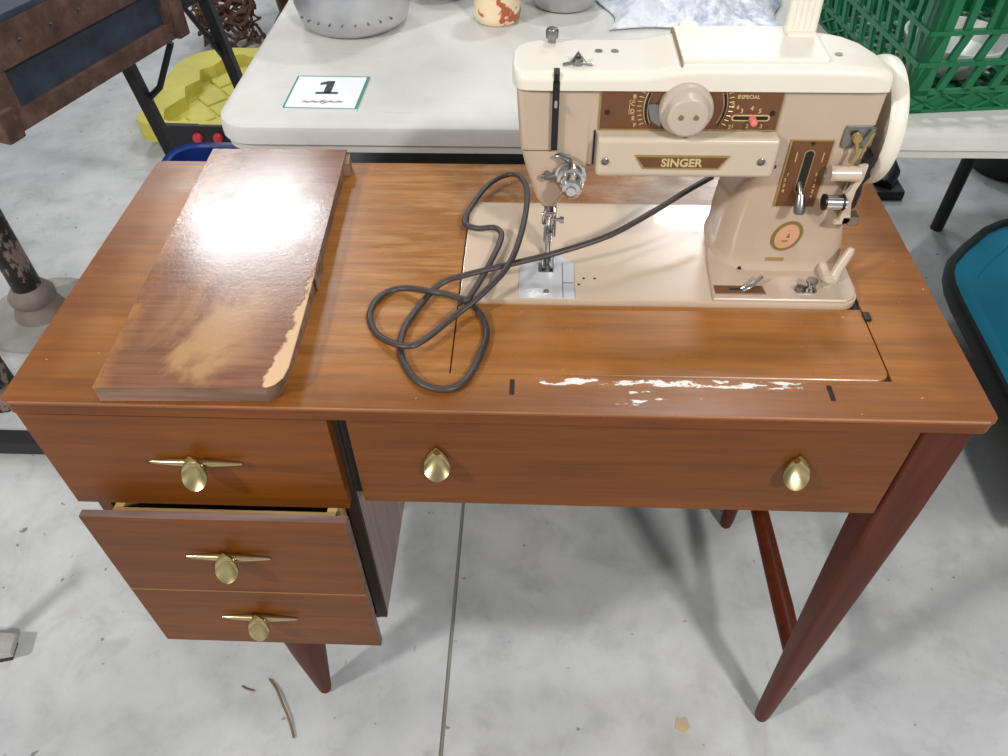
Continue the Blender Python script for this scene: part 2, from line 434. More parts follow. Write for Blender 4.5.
polys = [rpoly(X0, OX0, Y0, D_, (R1, 0, 0, R1)), rpoly(OX1, X1, Y0, D_, (0, R1, R1, 0)),
         rpoly(OX0, OX1, Y0, OY0, 0), rpoly(OX0, OX1, OY1, D_, 0)]
top_piece(polys, 0.7545, H_, 0.0).build('top', 'desk_top', desk, 30)
mb = MB()
mb.prism(rpoly(X0 + 0.001, X1 - 0.001, Y0 + 0.001, D_ - 0.001, R1), 'z', 0.7415, 0.7545)
mb.build('top_edge', 'desk_edge', desk)
# opening floor lies lower than the veneer (the edge slab closes it); dark rim lining
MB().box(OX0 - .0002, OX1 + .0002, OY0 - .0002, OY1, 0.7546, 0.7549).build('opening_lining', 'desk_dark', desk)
mb = MB(); mb.prism(rpoly(OX0 + .0012, OX1 - .0012, OY0 + .001, 0.1462, (0.002, 0.012, 0, 0)), 'z', 0.7550, H_ + .0002, 0.0008, 1)
mb.build('front_flap', 'desk_top', desk)
for sx in (0.464, 0.7535):
    MB().prism(rpoly(sx - .0022, sx + .0022, 0.020, 0.039, 0.001, 2), 'z', 0.756, H_ + .0004).build('hinge_slot', 'desk_dark', desk)
MB().box(0.8115, 0.818, 0.128, 0.140, 0.757, H_ + .003, 0.001).build('catch', 'black', desk)
# long false drawer front with two pulls
sk = MB().box(0.308, 0.8385, 0.010, 0.030, 0.598, 0.7325, 0.0012).build('front_panel', 'desk_front', desk)
MB().box(0.2965, 0.308, 0.022, 0.034, 0.598, 0.7415).build('recess_shade_strip', 'desk_dark', desk)  # dark strip standing in for the shaded recess between drawers and panel
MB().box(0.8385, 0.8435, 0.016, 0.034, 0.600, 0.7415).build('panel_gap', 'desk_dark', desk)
def teardrop(cx, y0, zt, wd, ht, proj, stud=True):
    """scooped teardrop pull: pointed top near the face, lip reaching outward at the foot"""
    mb = MB(); cols = 14; rings = []
    ts = [0, .04, .1, .18, .27, .36, .46, .56, .66, .75, .83, .9, .95, .985, 1.0]
    for t in ts:
        half = wd * .5 * (math.sin(.5 * PI * t / .70) ** .9 if t < .70 else math.sqrt(max(0.0, 1 - ((t - .70) / .30) ** 2)))
        half = max(half, 0.0005); r1 = []; r2 = []
        for k in range(cols + 1):
            q = -1 + 2 * k / cols
            dish = proj * .30 * (1 - q * q) * math.sin(PI * t)
            yy = y0 - proj * (.15 + .85 * t ** 2.3) + dish; z = zt - ht * t
            r1.append((cx + half * q, yy, z)); r2.append((cx + half * q, yy + .0020, z - .0008))
        rings.append(r1 + list(reversed(r2)))
    mb.loft(rings)
    if stud: mb.cyl((cx, y0 + .011, zt - ht * .5), (cx, y0 + .001, zt - ht * .5), 0.004, n=12)
    return mb
for kx in (0.391, 0.7385):
    teardrop(kx, 0.010, 0.6945, 0.0255, 0.034, 0.019).build('pull', 'brass', sk)
MB().box(0.004, 0.842, 0.024, 0.034, 0.715, 0.7414).build('lip_shade_strip', 'desk_dark', desk)  # dark filler strip standing in for the shadow under the top's lip
MAT['worn'] = wood('worn_edge_wood', (150, 92, 52), (178, 122, 84), (206, 158, 124), 'x', 0.5)
MB().box(X0 + .009, X1 - .009, Y0 - .0002, Y0 + .0010, H_ - .0012, H_ + .0002).build('worn_edge', 'worn', desk)
# pedestal
MB().box(0.002, 0.016, 0.022, 0.395, 0.305, 0.7415).build('side_panel', 'desk_front', desk)
MB().box(0.284, 0.2965, 0.024, 0.395, 0.318, 0.7415).build('inner_side_panel', 'desk_side', desk)
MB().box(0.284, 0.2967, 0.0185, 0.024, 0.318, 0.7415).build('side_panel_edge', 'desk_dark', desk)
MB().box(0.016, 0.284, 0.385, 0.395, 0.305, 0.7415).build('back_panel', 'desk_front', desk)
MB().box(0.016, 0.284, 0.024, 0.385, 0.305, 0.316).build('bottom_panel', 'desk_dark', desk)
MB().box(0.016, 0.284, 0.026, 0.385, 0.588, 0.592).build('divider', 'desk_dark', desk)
def bar_pull(parent, cx, y0, z):
    mb = MB(); L = 0.046
    ys = y0 - 0.0045
    pts = [(cx - L + 2 * L * k / 16, ys, z) for k in range(17)]
    mb.tube(pts, [0.0016 + 0.0034 * (1 - abs(-1 + 2 * k / 16)) ** 0.7 for k in range(17)], 10)
    b = mb.build('pull', 'brass', parent)
    teardrop(cx - 0.001, y0 - 0.0075, z + 0.0175, 0.0255, 0.037, 0.018, False).build('finger_scoop', 'brass', b)
    return b
d1 = MB().box(-0.004, 0.2915, 0.006, 0.022, 0.5885, 0.7325, 0.0012).build('drawer_front', 'desk_front', desk)
def no_child(o): return o
# upper drawer
bar_pull(d1, 0.1515, 0.006, 0.669)
# lower drawer, slightly pulled out, its face grooved to look like two drawers
LX0, LX1, LY0, LY1, LZ0, LZ1, LZM = 0.0140, 0.2945, -0.0220, -0.0130, 0.3190, 0.6020, 0.4525
d2 = MB().box(LX0, LX1, LY0, LY1, LZM + .0005, LZ1, 0.001)
d2.box(LX0, LX1, LY0, LY1, LZ0, LZM - .0005, 0.001).box(LX0 + .0003, LX1 - .0003, LY0 + .001, LY1, LZM - .002, LZM + .002)
d2 = d2.build('drawer_front', 'desk_front', desk)
MB().box(LX0, LX1, LY0 + .0007, LY1 + .0002, LZ1 - .0001, LZ1 + .0006).build('top_edge_strip', 'drawer_edge', d2)
MB().box(LX1 - .0001, LX1 + .0006, LY0 + .0007, LY1 + .0002, LZ0, LZ1).build('side_edge_strip', 'drawer_edge', d2)
MB().box(LX0 + .0005, LX1 - .0005, LY0 - .0004, LY0 + .001, LZM - .0007, LZM + .0007).build('groove', 'groove', d2)
bx = MB().box(0.034, 0.276, LY1 + .0095, LY1 + 0.017, 0.34, 0.5835).box(0.034, 0.276, 0.34, 0.35, 0.34, 0.583)
bx.box(0.034, 0.044, LY1, 0.35, 0.34, 0.583).box(0.266, 0.276, LY1, 0.35, 0.34, 0.583).box(0.034, 0.276, LY1, 0.35, 0.335, 0.342)
bx.build('drawer_box', 'drawer_box', d2)
bar_pull(d2, 0.1560, LY0, 0.5375); bar_pull(d2, 0.1570, LY0, 0.3970)
# legs
def sq_leg(x0, x1, y0, y1, fx, fy, zt, fr):
    mb = MB(); rings = []
    N = 48
    for t in [0, .12, .2, .3, .45, .6, .75, .88, .97, 1.0]:
        z = zt * (1 - t)
        hold = 0.17
        k = 0 if t < hold else (t - hold) / (1 - hold)
        cx = (x0 + x1) / 2 * (1 - k) + fx * k; cy = (y0 + y1) / 2 * (1 - k) + fy * k
        hx = (x1 - x0) / 2 * (1 - k) + fr * k; hy = (y1 - y0) / 2 * (1 - k) + fr * k
        if t == 1.0: hx *= .85; hy *= .85
        pw = 16.0 * (1 - k) ** 2 + 2.2
        ring = []
        for i in range(N):
            a = 2 * PI * i / N + PI / N
            c, s = math.cos(a), math.sin(a); q = (abs(c) ** pw + abs(s) ** pw) ** (-1 / pw)
            ring.append((cx + hx * c * q, cy + hy * s * q, z))
        rings.append(ring)
    return mb.loft(rings)
sq_leg(0.8425, 0.8895, 0.012, 0.058, 0.8625, 0.026, 0.7415, 0.0115).build('leg', 'desk_leg', desk)
sq_leg(0.8425, 0.8840, 0.355, 0.400, 0.864, 0.388, 0.7415, 0.0115).build('leg', 'desk_leg', desk)
for fy in (0.047, 0.36):
    cy = 0.06 if fy < .1 else 0.35
    MB().tube([(0.148, cy, 0.306), (0.148, cy, .28), (0.149, (cy + fy) / 2, .14), (0.151, fy, 0.006), (0.151, fy, 0.0)], [0.040, .039, .0255, 0.0105, 0.009], 24).build('leg', 'desk_leg', desk)
MB().tube([(0.872, 0.042, 0.184), (0.872, 0.12, 0.184), (0.869, 0.375, 0.184)], [0.0145, 0.0155, 0.0135], 16).build('stretcher', 'desk_leg', desk)
MB().box(0.845, 0.860, 0.05, 0.36, 0.60, 0.7415).build('end_panel', 'desk_front', desk)
MB().box(0.2965, 0.845, 0.385, 0.397, 0.62, 0.7415).build('rear_rail', 'desk_front', desk)

# ------------------------------------------------------------------ loose leaf lying on the desk
lf = thing('loose_table_leaf', (0.165, 0.2, H_), 'loose wooden leaf with peeling veneer lying on the desk', 'wooden board')
c4 = [(0.0905, -0.001), (0.2470, 0.004), (0.2530, 0.007), (0.2590, 0.016), (0.2610, 0.03), (0.2590, 0.10), (0.2450, 0.414), (0.0740, 0.413)]
zb, zt = H_ + 0.0006, H_ + 0.0210
MB().prism(c4, 'z', zt - 0.0016, zt, 0.0006, 1).build('veneer', 'leaf', lf)
inner = [(0.0900, 0.001), (0.2440, 0.005), (0.2510, 0.010), (0.2550, 0.020), (0.2560, 0.10), (0.2430, 0.413), (0.0745, 0.412)]
MB().prism(inner, 'z', zb, zt - 0.0016).build('core', 'leaf_edge', lf)
MB().prism([(0.2435, 0.385), (0.2515, 0.385), (0.2490, 0.408), (0.2420, 0.408)], 'z', zb, zt - .003).build('edge_block', 'leaf_edge', lf)
MB().prism([(0.2480, 0.18), (0.2565, 0.16), (0.2550, 0.20), (0.2480, 0.205)], 'z', zb, zt - .006).build('edge_splinter', 'leaf_edge', lf)

# ------------------------------------------------------------------ sewing machine
BZ = 0.7640
sm = thing('sewing_machine', (0.61, 0.235, H_), 'tan and cream vintage sewing machine set into the desk', 'sewing machine')
bed = MB().prism(rpoly(0.4065, 0.8115, 0.1475, 0.3225, (0.004, 0.018, 0.010, 0.004)), 'z', 0.7552, BZ, 0.0014, 2).build('bed', 'bed', sm)
def bedpart(poly, z0, z1, name, mat, bev=0.0006, parent=None):
    return MB().prism(poly, 'z', z0, z1, bev, 1).build(name, mat, parent or sm)
# right-hand base casting with its sweep round the pillar
bedpart([(0.664, 0.1485), (0.796, 0.1485), (0.806, 0.155), (0.8105, 0.168), (0.8105, 0.321), (0.690, 0.321), (0.682, 0.30), (0.673, 0.25), (0.667, 0.215)], BZ - .001, BZ + .0035, 'base_casting', 'tan', 0.0012)
MAT['plate'] = simple('polished_plate', (240, 241, 244), 0.2, 0.6, 0.03, 30)  # whitened base colour stands in for the reflected lamp and ceiling
tp = bedpart([(0.4665, 0.1478), (0.5245, 0.1478), (0.5245, 0.206), (0.511, 0.219), (0.480, 0.219), (0.4665, 0.212)], BZ - .0005, BZ + .0012, 'throat_plate', 'plate', 0.0004)
bedpart([(0.487, 0.190), (0.503, 0.190), (0.503, 0.206), (0.487, 0.206)], BZ + .0008, BZ + .0018, 'feed_dog', 'steel', 0.0002, tp)
bedpart([(0.512, 0.1485), (0.5126, 0.1485), (0.5126, 0.206), (0.512, 0.206)], BZ + .0008, BZ + .0015, 'plate_seam', 'black', 0, tp)
bedpart([(0.5125, 0.1725), (0.5240, 0.1725), (0.5240, 0.1731), (0.5125, 0.1731)], BZ + .0008, BZ + .0015, 'plate_seam', 'black', 0, tp)
MB().cyl((0.495, 0.158, BZ), (0.495, 0.158, BZ + .002), 0.003).build('plate_screw', 'steel', tp)
for hx, hy in ((0.5345, 0.182), (0.546, 0.182), (0.529, 0.172)):
    MB().cyl((hx, hy, BZ - .001), (hx, hy, BZ + .0004), 0.0014, n=10).build('bed_hole', 'black', bed)
# pillar, arm, head
def rring(x0, x1, y0, y1, rs, z, n=6): return [(a, b, z) for a, b in rpoly(x0, x1, y0, y1, rs, n)]
rings = []
for z, x0, x1, y0, y1, rr in ((BZ, .672, .8095, .1945, .311, .040), (.7675, .6725, .8085, .1955, .311, .040), (.7715, .6745, .8060, .1985, .310, .038), (.779, .6755, .8035, .2000, .308, .036),
                              (.80, .6755, .7985, .2, .305, .034), (.82, .677, .7940, .2, .302, .032), (.84, .680, .7905, .2, .30, .028), (.86, .685, .7885, .2, .298, .022), (.884, .694, .787, .2, .296, .014), (.8895, .697, .7865, .2006, .295, .012)):
    rings.append(rring(x0, x1, y0, y1, (rr, min(rr, .012), .02, rr), z))
MB().loft(rings).build('pillar', 'tan', sm, 50)
MB().box(0.53, 0.787, 0.2, 0.282, 0.886, 0.9630, 0.003, 3).build('arm', 'tan', sm)
head_poly = [(0.4630, 0.9630), (0.4665, 0.905), (0.4725, 0.880), (0.4830, 0.848), (0.4895, 0.8375), (0.5015, 0.8375), (0.5085, 0.847), (0.527, 0.880), (0.5345, 0.889), (0.5345, 0.9630)]
MB().prism(head_poly, 'y', 0.2, 0.276, 0.007, 3).build('head', 'tan', sm)
# face-plate joint line and right edge gap of the head
MB().box(0.4700, 0.4960, 0.1995, 0.2005, 0.9012, 0.9018).build('faceplate_seam', 'brown', sm)
MB().box(0.5345, 0.5362, 0.1990, 0.206, 0.888, 0.9225).build('faceplate_gap', 'black', sm)
# cream cover lofted along its length
rings = []
def cover_sec(x, y0, y1, zt, rr):
    n = 6; pts = [(x, y0, 0.9615), (x, y0, zt - rr)]
    for k in range(1, n + 1):
        a = .5 * PI * k / n; pts.append((x, y0 + rr * (1 - math.cos(a)), zt - rr + rr * math.sin(a)))
    r2 = min(0.014, (y1 - y0) * .4)
    for k in range(0, n + 1):
        a = .5 * PI * k / n; pts.append((x, y1 - r2 + r2 * math.sin(a), zt - r2 + r2 * math.cos(a)))
    pts.append((x, y1, 0.9615)); return pts
for x, y0, y1, zt in ((.4590, .221, .250, .9700), (.4595, .213, .256, .9735), (.4615, .206, .262, .9750), (.4655, .199, .270, .9758), (.472, .1965, .275, .9762), (.485, .1960, .279, .9764), (.53, .1960, .280, .9765), (.572, .1960, .2805, .9767), (.585, .1960, .281, .9785), (.600, .1960, .282, .9810), (.610, .1960, .283, .9825), (.65, .1960, .283, .983), (.72, .1960, .283, .983), (.742, .1960, .282, .9825), (.757, .1960, .275, .982), (.769, .1960, .264, .981), (.779, .1963, .248, .979), (.7855, .197, .230, .977), (.7875, .1985, .220, .975)):
    rings.append(cover_sec(x, y0, y1, zt, 0.008))
cov = MB().loft(rings).build('top_cover', 'cream', sm, 50)
lid = MB().prism([(0.6065, 0.9755), (0.7315, 0.9755), (0.7315, 0.9860), (0.6065, 0.9860)], 'y', 0.2055, 0.279, 0.0025, 3)
lid.build('lid', 'cream', cov)
MB().box(0.6050, 0.6062, 0.200, 0.281, 0.975, 0.9838).build('lid_seam', 'kraft', cov)
MB().box(0.7318, 0.7326, 0.212, 0.281, 0.980, 0.9836).build('lid_seam', 'kraft', cov)
MB().prism(rpoly(0.612, 0.630, 0.276, 0.292, (0, 0, .008, .008)), 'z', .977, .9860, .002).build('lid_tab', 'cream', cov)
MB().cyl((0.744, 0.224, .980), (0.744, 0.224, .9834), 0.0032, n=14).build('oil_hole', 'steel', cov)
for hx in (0.5365, 0.551):
    MB().cyl((hx, 0.2425, .974), (hx, 0.2425, .9775), 0.0034, n=14).build('oil_hole', 'steel', cov)
# spool pin post with ribs
sp = MB()
for k in range(5):
    a = -0.010 + 0.005 * k
    sp.tube([(0.7180 + a, 0.262, .976), (0.7185 + a, 0.270, 1.06), (0.7185 + a, 0.271, 1.075)], [.0046, .0042, .003], 10)
sp.box(0.7045, 0.7315, 0.253, 0.275, .980, .9890, .003)
sp.build('spool_post', 'cream', sm)
# pressure dial, take-up slot, thread guide
pd = MB(); pd.lathe([(0, .0036), (.007, .0036), (.007, .0058), (.013, .0060), (.015, .005), (.0155, 0.0)], (0.4945, 0.262, .974), 'z', 16); pd.build('pressure_dial', 'steel', sm)
MB().box(0.4955, 0.5015, 0.1955, 0.203, 0.904, 0.9700).box(0.4960, 0.5010, 0.1955, 0.2075, 0.9690, 0.9768).build('take_up_slot', 'black', sm)
MB().tube([(0.4985, 0.207, 0.952), (0.4985, 0.1925, 0.953), (0.4985, 0.1915, 0.948)], .0014, 8).build('take_up_lever', 'chrome', sm)
tg = MB(); tg.tube([(0.504, 0.2130, .9775), (0.512, 0.2125, .979), (0.522, 0.2125, .979), (0.530, 0.2130, .9775)], .0014, 8)
tg.tube([(0.511, .2130, .979), (0.517, .2170, .986), (0.523, .2130, .979)], .0015, 8); tg.cyl((0.517, .2145, .976), (0.517, .2145, .983), .004, n=12)
tg.build('thread_guide', 'steel', cov)
# brown dial plate
YF = 0.2
pl = MB().box(0.5375, 0.6990, YF - .0012, YF + .001, 0.9235, 0.9612).build('dial_plate', 'goldedge', sm)
MB().box(0.5392, 0.6975, YF - .0020, YF, 0.9252, 0.9606).build('dial_field', 'brown', pl)
YP = YF - .0021
def arc_pts(cx, cz, rr, a0, a1, n=10): return [(cx + rr * math.cos(math.radians(a0 + (a1 - a0) * k / n)), YP, cz + rr * math.sin(math.radians(a0 + (a1 - a0) * k / n))) for k in range(n + 1)]
KX, KZ = 0.6135, 0.9465
for a0, a1 in ((158, 207), (22, -27)):
    MB().tube(arc_pts(KX, KZ, .0350, a0, a1), .0021, 8, 1).build('stitch_slot', 'gold', pl)
    MB().tube([(x, y - .0012, z) for x, y, z in arc_pts(KX, KZ, .0350, a0, a1)], .0014, 8, 1).build('stitch_slot', 'black', pl)
    tk = MB()
    for k in range(8):
        a = math.radians(a0 + (a1 - a0) * (k + .5) / 8)
        tk.tube([(KX + r_ * math.cos(a), YP, KZ + r_ * math.sin(a)) for r_ in (.0385, .0425)], .0004, 5)
    tag(tk.build('scale_marks', 'gold', pl), kind='stuff')
for k, ch in enumerate('ABCDEF'):
    a = math.radians(160 + 8.5 * k)
    text_mb(ch, .0052, (KX + .0465 * math.cos(a), YP, KZ + .0465 * math.sin(a)), ((1, 0, 0), (0, 0, 1)), .0001, .0002).build('letter', 'gold', pl)
for k, ch in enumerate('8642'):
    a = math.radians(12 - 12 * k)
    text_mb(ch, .0052, (KX + .0465 * math.cos(a), YP, KZ + .0465 * math.sin(a)), ((1, 0, 0), (0, 0, 1)), .0001, .0002).build('letter', 'gold', pl)
text_mb('SPECIAL', .0046, (0.6690, YP, .9560), ((1, 0, 0), (0, 0, 1)), .0001, .0002).build('lettering', 'gold', pl)
MB().box(0.5640, 0.5645, YP, YP + .001, .9395, .9525).box(.5640, .569, YP, YP + .001, .9522, .9526).box(.5640, .569, YP, YP + .001, .9394, .9398).build('bracket_mark', 'gold', pl)
MB().prism(rpoly(.6560, .6900, .9335, .9395, .0028), 'y', YP - .0002, YP + .001).build('width_slot', 'gold', pl)
MB().prism(rpoly(.6575, .6885, .9348, .9382, .0015), 'y', YP - .0006, YP + .001).build('width_slot', 'black', pl)
for ch, x, z in (('2', .6555, .9480), ('3', .6640, .9430), ('4', .6725, .9455), ('5', .6800, .9430), ('1', .6585, .9285), ('2', .6715, .9285), ('3', .6840, .9285)):
    text_mb(ch, .0056, (x, YP, z), ((1, 0, 0), (0, 0, 1)), .0001, .0002).build('numeral', 'gold', pl)
MB().lathe([(0, .0032), (-.009, .0034), (-.0105, .0025), (-.011, 0)], (.6745, YP, .9362), 'y', 14).build('width_tab', 'pinkred', pl)
for x in (.545, .6915):
    MB().cyl((x, YP + .001, .941), (x, YP - .0008, .941), .0024, n=12).build('plate_screw', 'desk_dark', pl)
MB().prism([(KX - .034, .9495), (KX - .02, .9495), (KX - .02, .928), (KX - .029, .934)], 'y', YP - .002, YP).build('pointer', 'steel', pl)
# selector knob
kn = MB().lathe([(.004, .0230), (-.006, .0238), (-.009, .0236), (-.0105, .0225), (-.0110, .0200), (-.0130, .0192), (-.0200, .0184), (-.0215, .0172), (-.0222, .0150), (-.0222, 0)], (KX, YF - .002, KZ), 'y', 48).build('selector_knob', 'knob', sm, 35)
for dx in (-.0065, .0065):
    MB().cyl((KX + dx, YF - .0235, KZ + .001), (KX + dx, YF - .0248, KZ + .001), .0024, n=14).build('knob_stud', 'olive', kn)
# lamp housing with the maker's name
hs = MB().box(0.5375, 0.7020, 0.1835, 0.207, 0.8835, 0.9228, 0.005, 3).build('lamp_housing', 'tan_light', sm)
YH = 0.1835
def trap(x0, x1, z0, z1, k): return [(x0, z1), (x0 + k, z0), (x1 - k, z0), (x1, z1)]
bz = 0.9005
MB().prism(trap(0.5720, 0.6585, bz - .0068, bz + .0068, .0085), 'y', YH - .0012, YH + .001).build('name_badge', 'goldedge', hs)
bd = MB().prism(trap(0.5745, 0.6560, bz - .0050, bz + .0050, .0072), 'y', YH - .0018, YH).build('badge_field', 'brown', hs)
text_mb('SINGER', .0112, (0.6153, YH - .0019, bz - .0003), ((1, 0, 0), (0, 0, 1)), .00035, .0003).build('lettering', 'gold', bd)
for x, z in ((0.5455, .9005), (0.6875, .9015)):
    MB().lathe([(0.001, .0035), (-.0012, .0035), (-.002, .0025), (-.002, 0)], (x, YH, z), 'y', 18).build('screw', 'steel', hs)
MB().cyl((0.7065, YF + .001, .8865), (0.7065, YF - .0004, .8865), .0020, n=12).build('screw_hole', 'black', sm)
# stitch length plate and lever on the pillar
lp = MB().box(0.7150, 0.7545, YF - .0012, YF + .001, 0.8440, 0.9150).build('lever_plate', 'goldedge', sm)
MB().box(0.7172, 0.7535, YF - .0020, YF, 0.8452, 0.9140).build('lever_field', 'brown', lp)
MB().prism(rpoly(0.7300, 0.7400, 0.8600, 0.9060, .0045), 'y', YF - .0026, YF).build('lever_slot', 'goldedge', lp)
MB().prism(rpoly(0.7312, 0.7388, 0.8615, 0.9048, .0036), 'y', YF - .0030, YF).build('lever_slot', 'black', lp)
lv = MB(); lv.tube([(0.7335, YF, .8720), (0.7340, YF - .010, .866), (0.7350, YF - .012, .8600)], .0028, 10); lv.build('stitch_lever', 'steel', lp)
MB().tube([(0.7350, YF - .010, .8630), (0.7352, YF - .014, .8560), (0.7354, YF - .018, .8490), (.7355, YF - .019, .847)], [.0045, .0055, .0055, .004], 14).build('lever_grip', 'steel', lp)
for k, (x, z) in enumerate(((.7205, .8800), (.7190, .8740), (.7195, .8680), (.7200, .8620), (.7470, .8800), (.7475, .8740), (.7480, .8680), (.7480, .8620), (.7480, .856))):
    text_mb(str((k % 5) + 1), .0048, (x, YF - .0021, z), ((1, 0, 0), (0, 0, 1)), .0001, .0002).build('numeral', 'gold', lp)
for x in (.7235, .7480):
    MB().box(x - .0004, x + .0004, YF - .0023, YF, .893, .903).build('mark', 'gold', lp)
MB().cyl((0.7352, YF - .001, .9120), (0.7352, YF - .0026, .9120), .0018, n=10).build('plate_screw', 'desk_dark', lp)
# medallion and name plate low on the pillar
def ell(cx, cz, a, b, tilt, n=32):
    return [(cx + a * math.cos(2 * PI * k / n) * math.cos(tilt) - b * math.sin(2 * PI * k / n) * math.sin(tilt), cz + a * math.cos(2 * PI * k / n) * math.sin(tilt) + b * math.sin(2 * PI * k / n) * math.cos(tilt)) for k in range(n)]
md = MB().prism(ell(.7375, .8085, .0145, .0182, -.35), 'y', YF - .0010, YF + .001).build('medallion', 'olive', sm)
MB().prism(ell(.7375, .8085, .0112, .0148, -.35), 'y', YF - .0016, YF).build('medallion_field', 'badge', md)
MB().prism([(.7365, .8075), (.7405, .8075), (.7400, .8095), (.7395, .8125), (.7385, .8125), (.7378, .8095)], 'y', YF - .0019, YF).box(.7335, .7395, YF - .0019, YF, .8025, .8040).build('medallion_mark', 'olive', md)
MB().prism(rpoly(.7225, .7415, .7775, .7815, .0015), 'y', YF - .0010, YF + .001).build('number_plate', 'goldedge', sm)
MB().cyl((.698, .1985, .7685), (.698, .1965, .7685), .0018, n=10).build('screw_hole', 'black', sm)
# drop-feed plate with its lever, and the bobbin-winder tension stud on the bed
fp = bedpart([(.667, .1560), (.7180, .1560), (.7160, .1690), (.667, .1690)], BZ + .003, BZ + .0045, 'feed_plate', 'brown', .0003)
bedpart(rpoly(.682, .698, .1615, .1645, .001, 2), BZ + .0042, BZ + .0050, 'feed_slot', 'black', 0, fp)
fvl = MB(); fvl.tube([(.6945, .1625, BZ + .004), (.7020, .1640, BZ + .008), (.7155, .1745, BZ + .012)], [.0030, .0036, .0026], 10, .6); fvl.build('feed_lever', 'chrome', fp)
bt = MB(); bt.prism(rpoly(.748, .770, .1585, .1700, .005), 'z', BZ + .003, BZ + .0052, .0005); bt.lathe([(0, .0055), (.004, .0055), (.004, .003), (.009, .003), (.009, .006), (.0115, .006), (.012, 0)], (.7635, .1655, BZ + .004), 'z', 20)
bt.lathe([(0, .004), (.006, .004), (.007, 0)], (.752, .1625, BZ + .004), 'z', 14); bt.build('winder_tension', 'steel', sm)
# cream winder arm at the right rear of the base
wa = MB(); wa.prism(rpoly(.778, .796, .176, .200, .004), 'z', BZ + .003, BZ + .012, .002)
wa.tube([(.790, .180, BZ + .006), (.793, .184, BZ + .014), (.8015, .190, BZ + .033), (.8030, .191, BZ + .037)], [.006, .0055, .0045, .003], 12); wa.build('winder_arm', 'tan_light', sm)
# hand wheel
WY, WZ = 0.250, 0.9080
wh = MB().lathe([(.7995, .0), (.7995, .0530), (.7975, .0550), (.8000, .0580), (.8040, .0592), (.8085, .0592), (.8120, .0580), (.8140, .0545), (.8125, .050), (.8110, .03), (.8120, .022), (.8120, 0)], (0, WY, WZ), 'x', 72)
wh = wh.build('hand_wheel', 'cream', sm, 35)
MB().lathe([(.7990, .0), (.7990, .0545), (.7998, .0548), (.7998, 0)], (0, WY, WZ), 'x', 64).build('wheel_face', 'knob', wh)
MB().cyl((.786, WY, WZ), (.7995, WY, WZ), .019, n=28).build('wheel_hub', 'tan', sm)
# bobbin winder at the right end
bwm = MB().box(.7600, .7880, .1965, .215, .9080, .9295, .003).build('winder_bracket', 'steel', sm)
MB().cyl((.770, .1945, .9215), (.770, .1885, .9215), .004, n=16).tube([(.770, .191, .920), (.7735, .189, .909), (.771, .189, .897)], .0020, 8).tube([(.784, .192, .926), (.779, .190, .912), (.7785, .190, .903)], .0015, 8).build('winder_spring', 'goldedge', bwm)
MB().cyl((.7565, .187, .8880), (.7810, .187, .8880), .0072, n=24).build('winder_shaft', 'tan_light', sm)
MB().cyl((.754, .187, .8880), (.757, .187, .8880), .0078, n=24).build('shaft_collar', 'tan', sm)
ar = MB().prism([(.7790, .896), (.7860, .898), (.7860, .884), (.7830, .872), (.7830, .858), (.7880, .838), (.7860, .834), (.7730, .8335), (.7735, .8365), (.7770, .8380), (.7765, .862), (.7745, .8665), (.7770, .872), (.7800, .884)], 'y', .184, .190, .001)
ar.build('winder_arm_plate', 'tan_light', sm)
MB().cyl((.7555, .181, .8610), (.7750, .181, .8605), .0068, n=20).build('bobbin', 'chrome', sm)
MB().cyl((.7545, .181, .8610), (.7565, .181, .8610), .0078, n=20).cyl((.7715, .181, .8605), (.7735, .181, .8605), .0078, n=20).build('bobbin_flange', 'black', sm)
lt = MB().prism([(.7840, .902), (.7895, .906), (.7935, .899), (.7910, .892), (.7935, .884), (.7890, .876), (.7905, .866), (.7900, .852), (.7850, .843), (.7800, .846), (.7790, .858), (.7850, .868), (.7860, .884)], 'y', .188, .202, .0015)
lt.build('winder_latch', 'black', sm)
MB().prism(rpoly(.7795, .7960, .8325, .8425, .002), 'y', .184, .196, .001).build('latch_foot', 'steel', sm)
MB().cyl((.7775, .1845, .8595), (.7775, .183, .8595), .0016, n=10).build('screw_hole', 'black', sm)
# tension dial
td = MB().lathe([(.002, .0115), (-.004, .0120), (-.0045, .0150), (-.008, .0150), (-.0085, .0115), (-.0130, .0115), (-.0135, .0130), (-.0170, .0130), (-.0175, .0105), (-.030, .0102), (-.0320, .0085), (-.0325, .0050), (-.0345, .0045), (-.0345, 0)], (.5150, YF, .8785), 'y', 36)
td.build('tension_dial', 'chrome', sm, 30)
tl = MB(); tl.tube([(.515, YF - .006, .8900), (.512, YF - .008, .8980), (.5045, YF - .007, .9010), (.500, YF - .005, .8990)], [.004, .005, .0035, .0025], 10, .6)
tl.tube([(.505, YF - .004, .8790), (.4955, YF - .006, .8775), (.4870, YF - .005, .8770)], [.004, .003, .002], 10); tl.cyl((.4925, YF, .8775), (.4925, YF - .008, .8775), .0030, n=14)
tl.build('tension_guide', 'steel', sm)
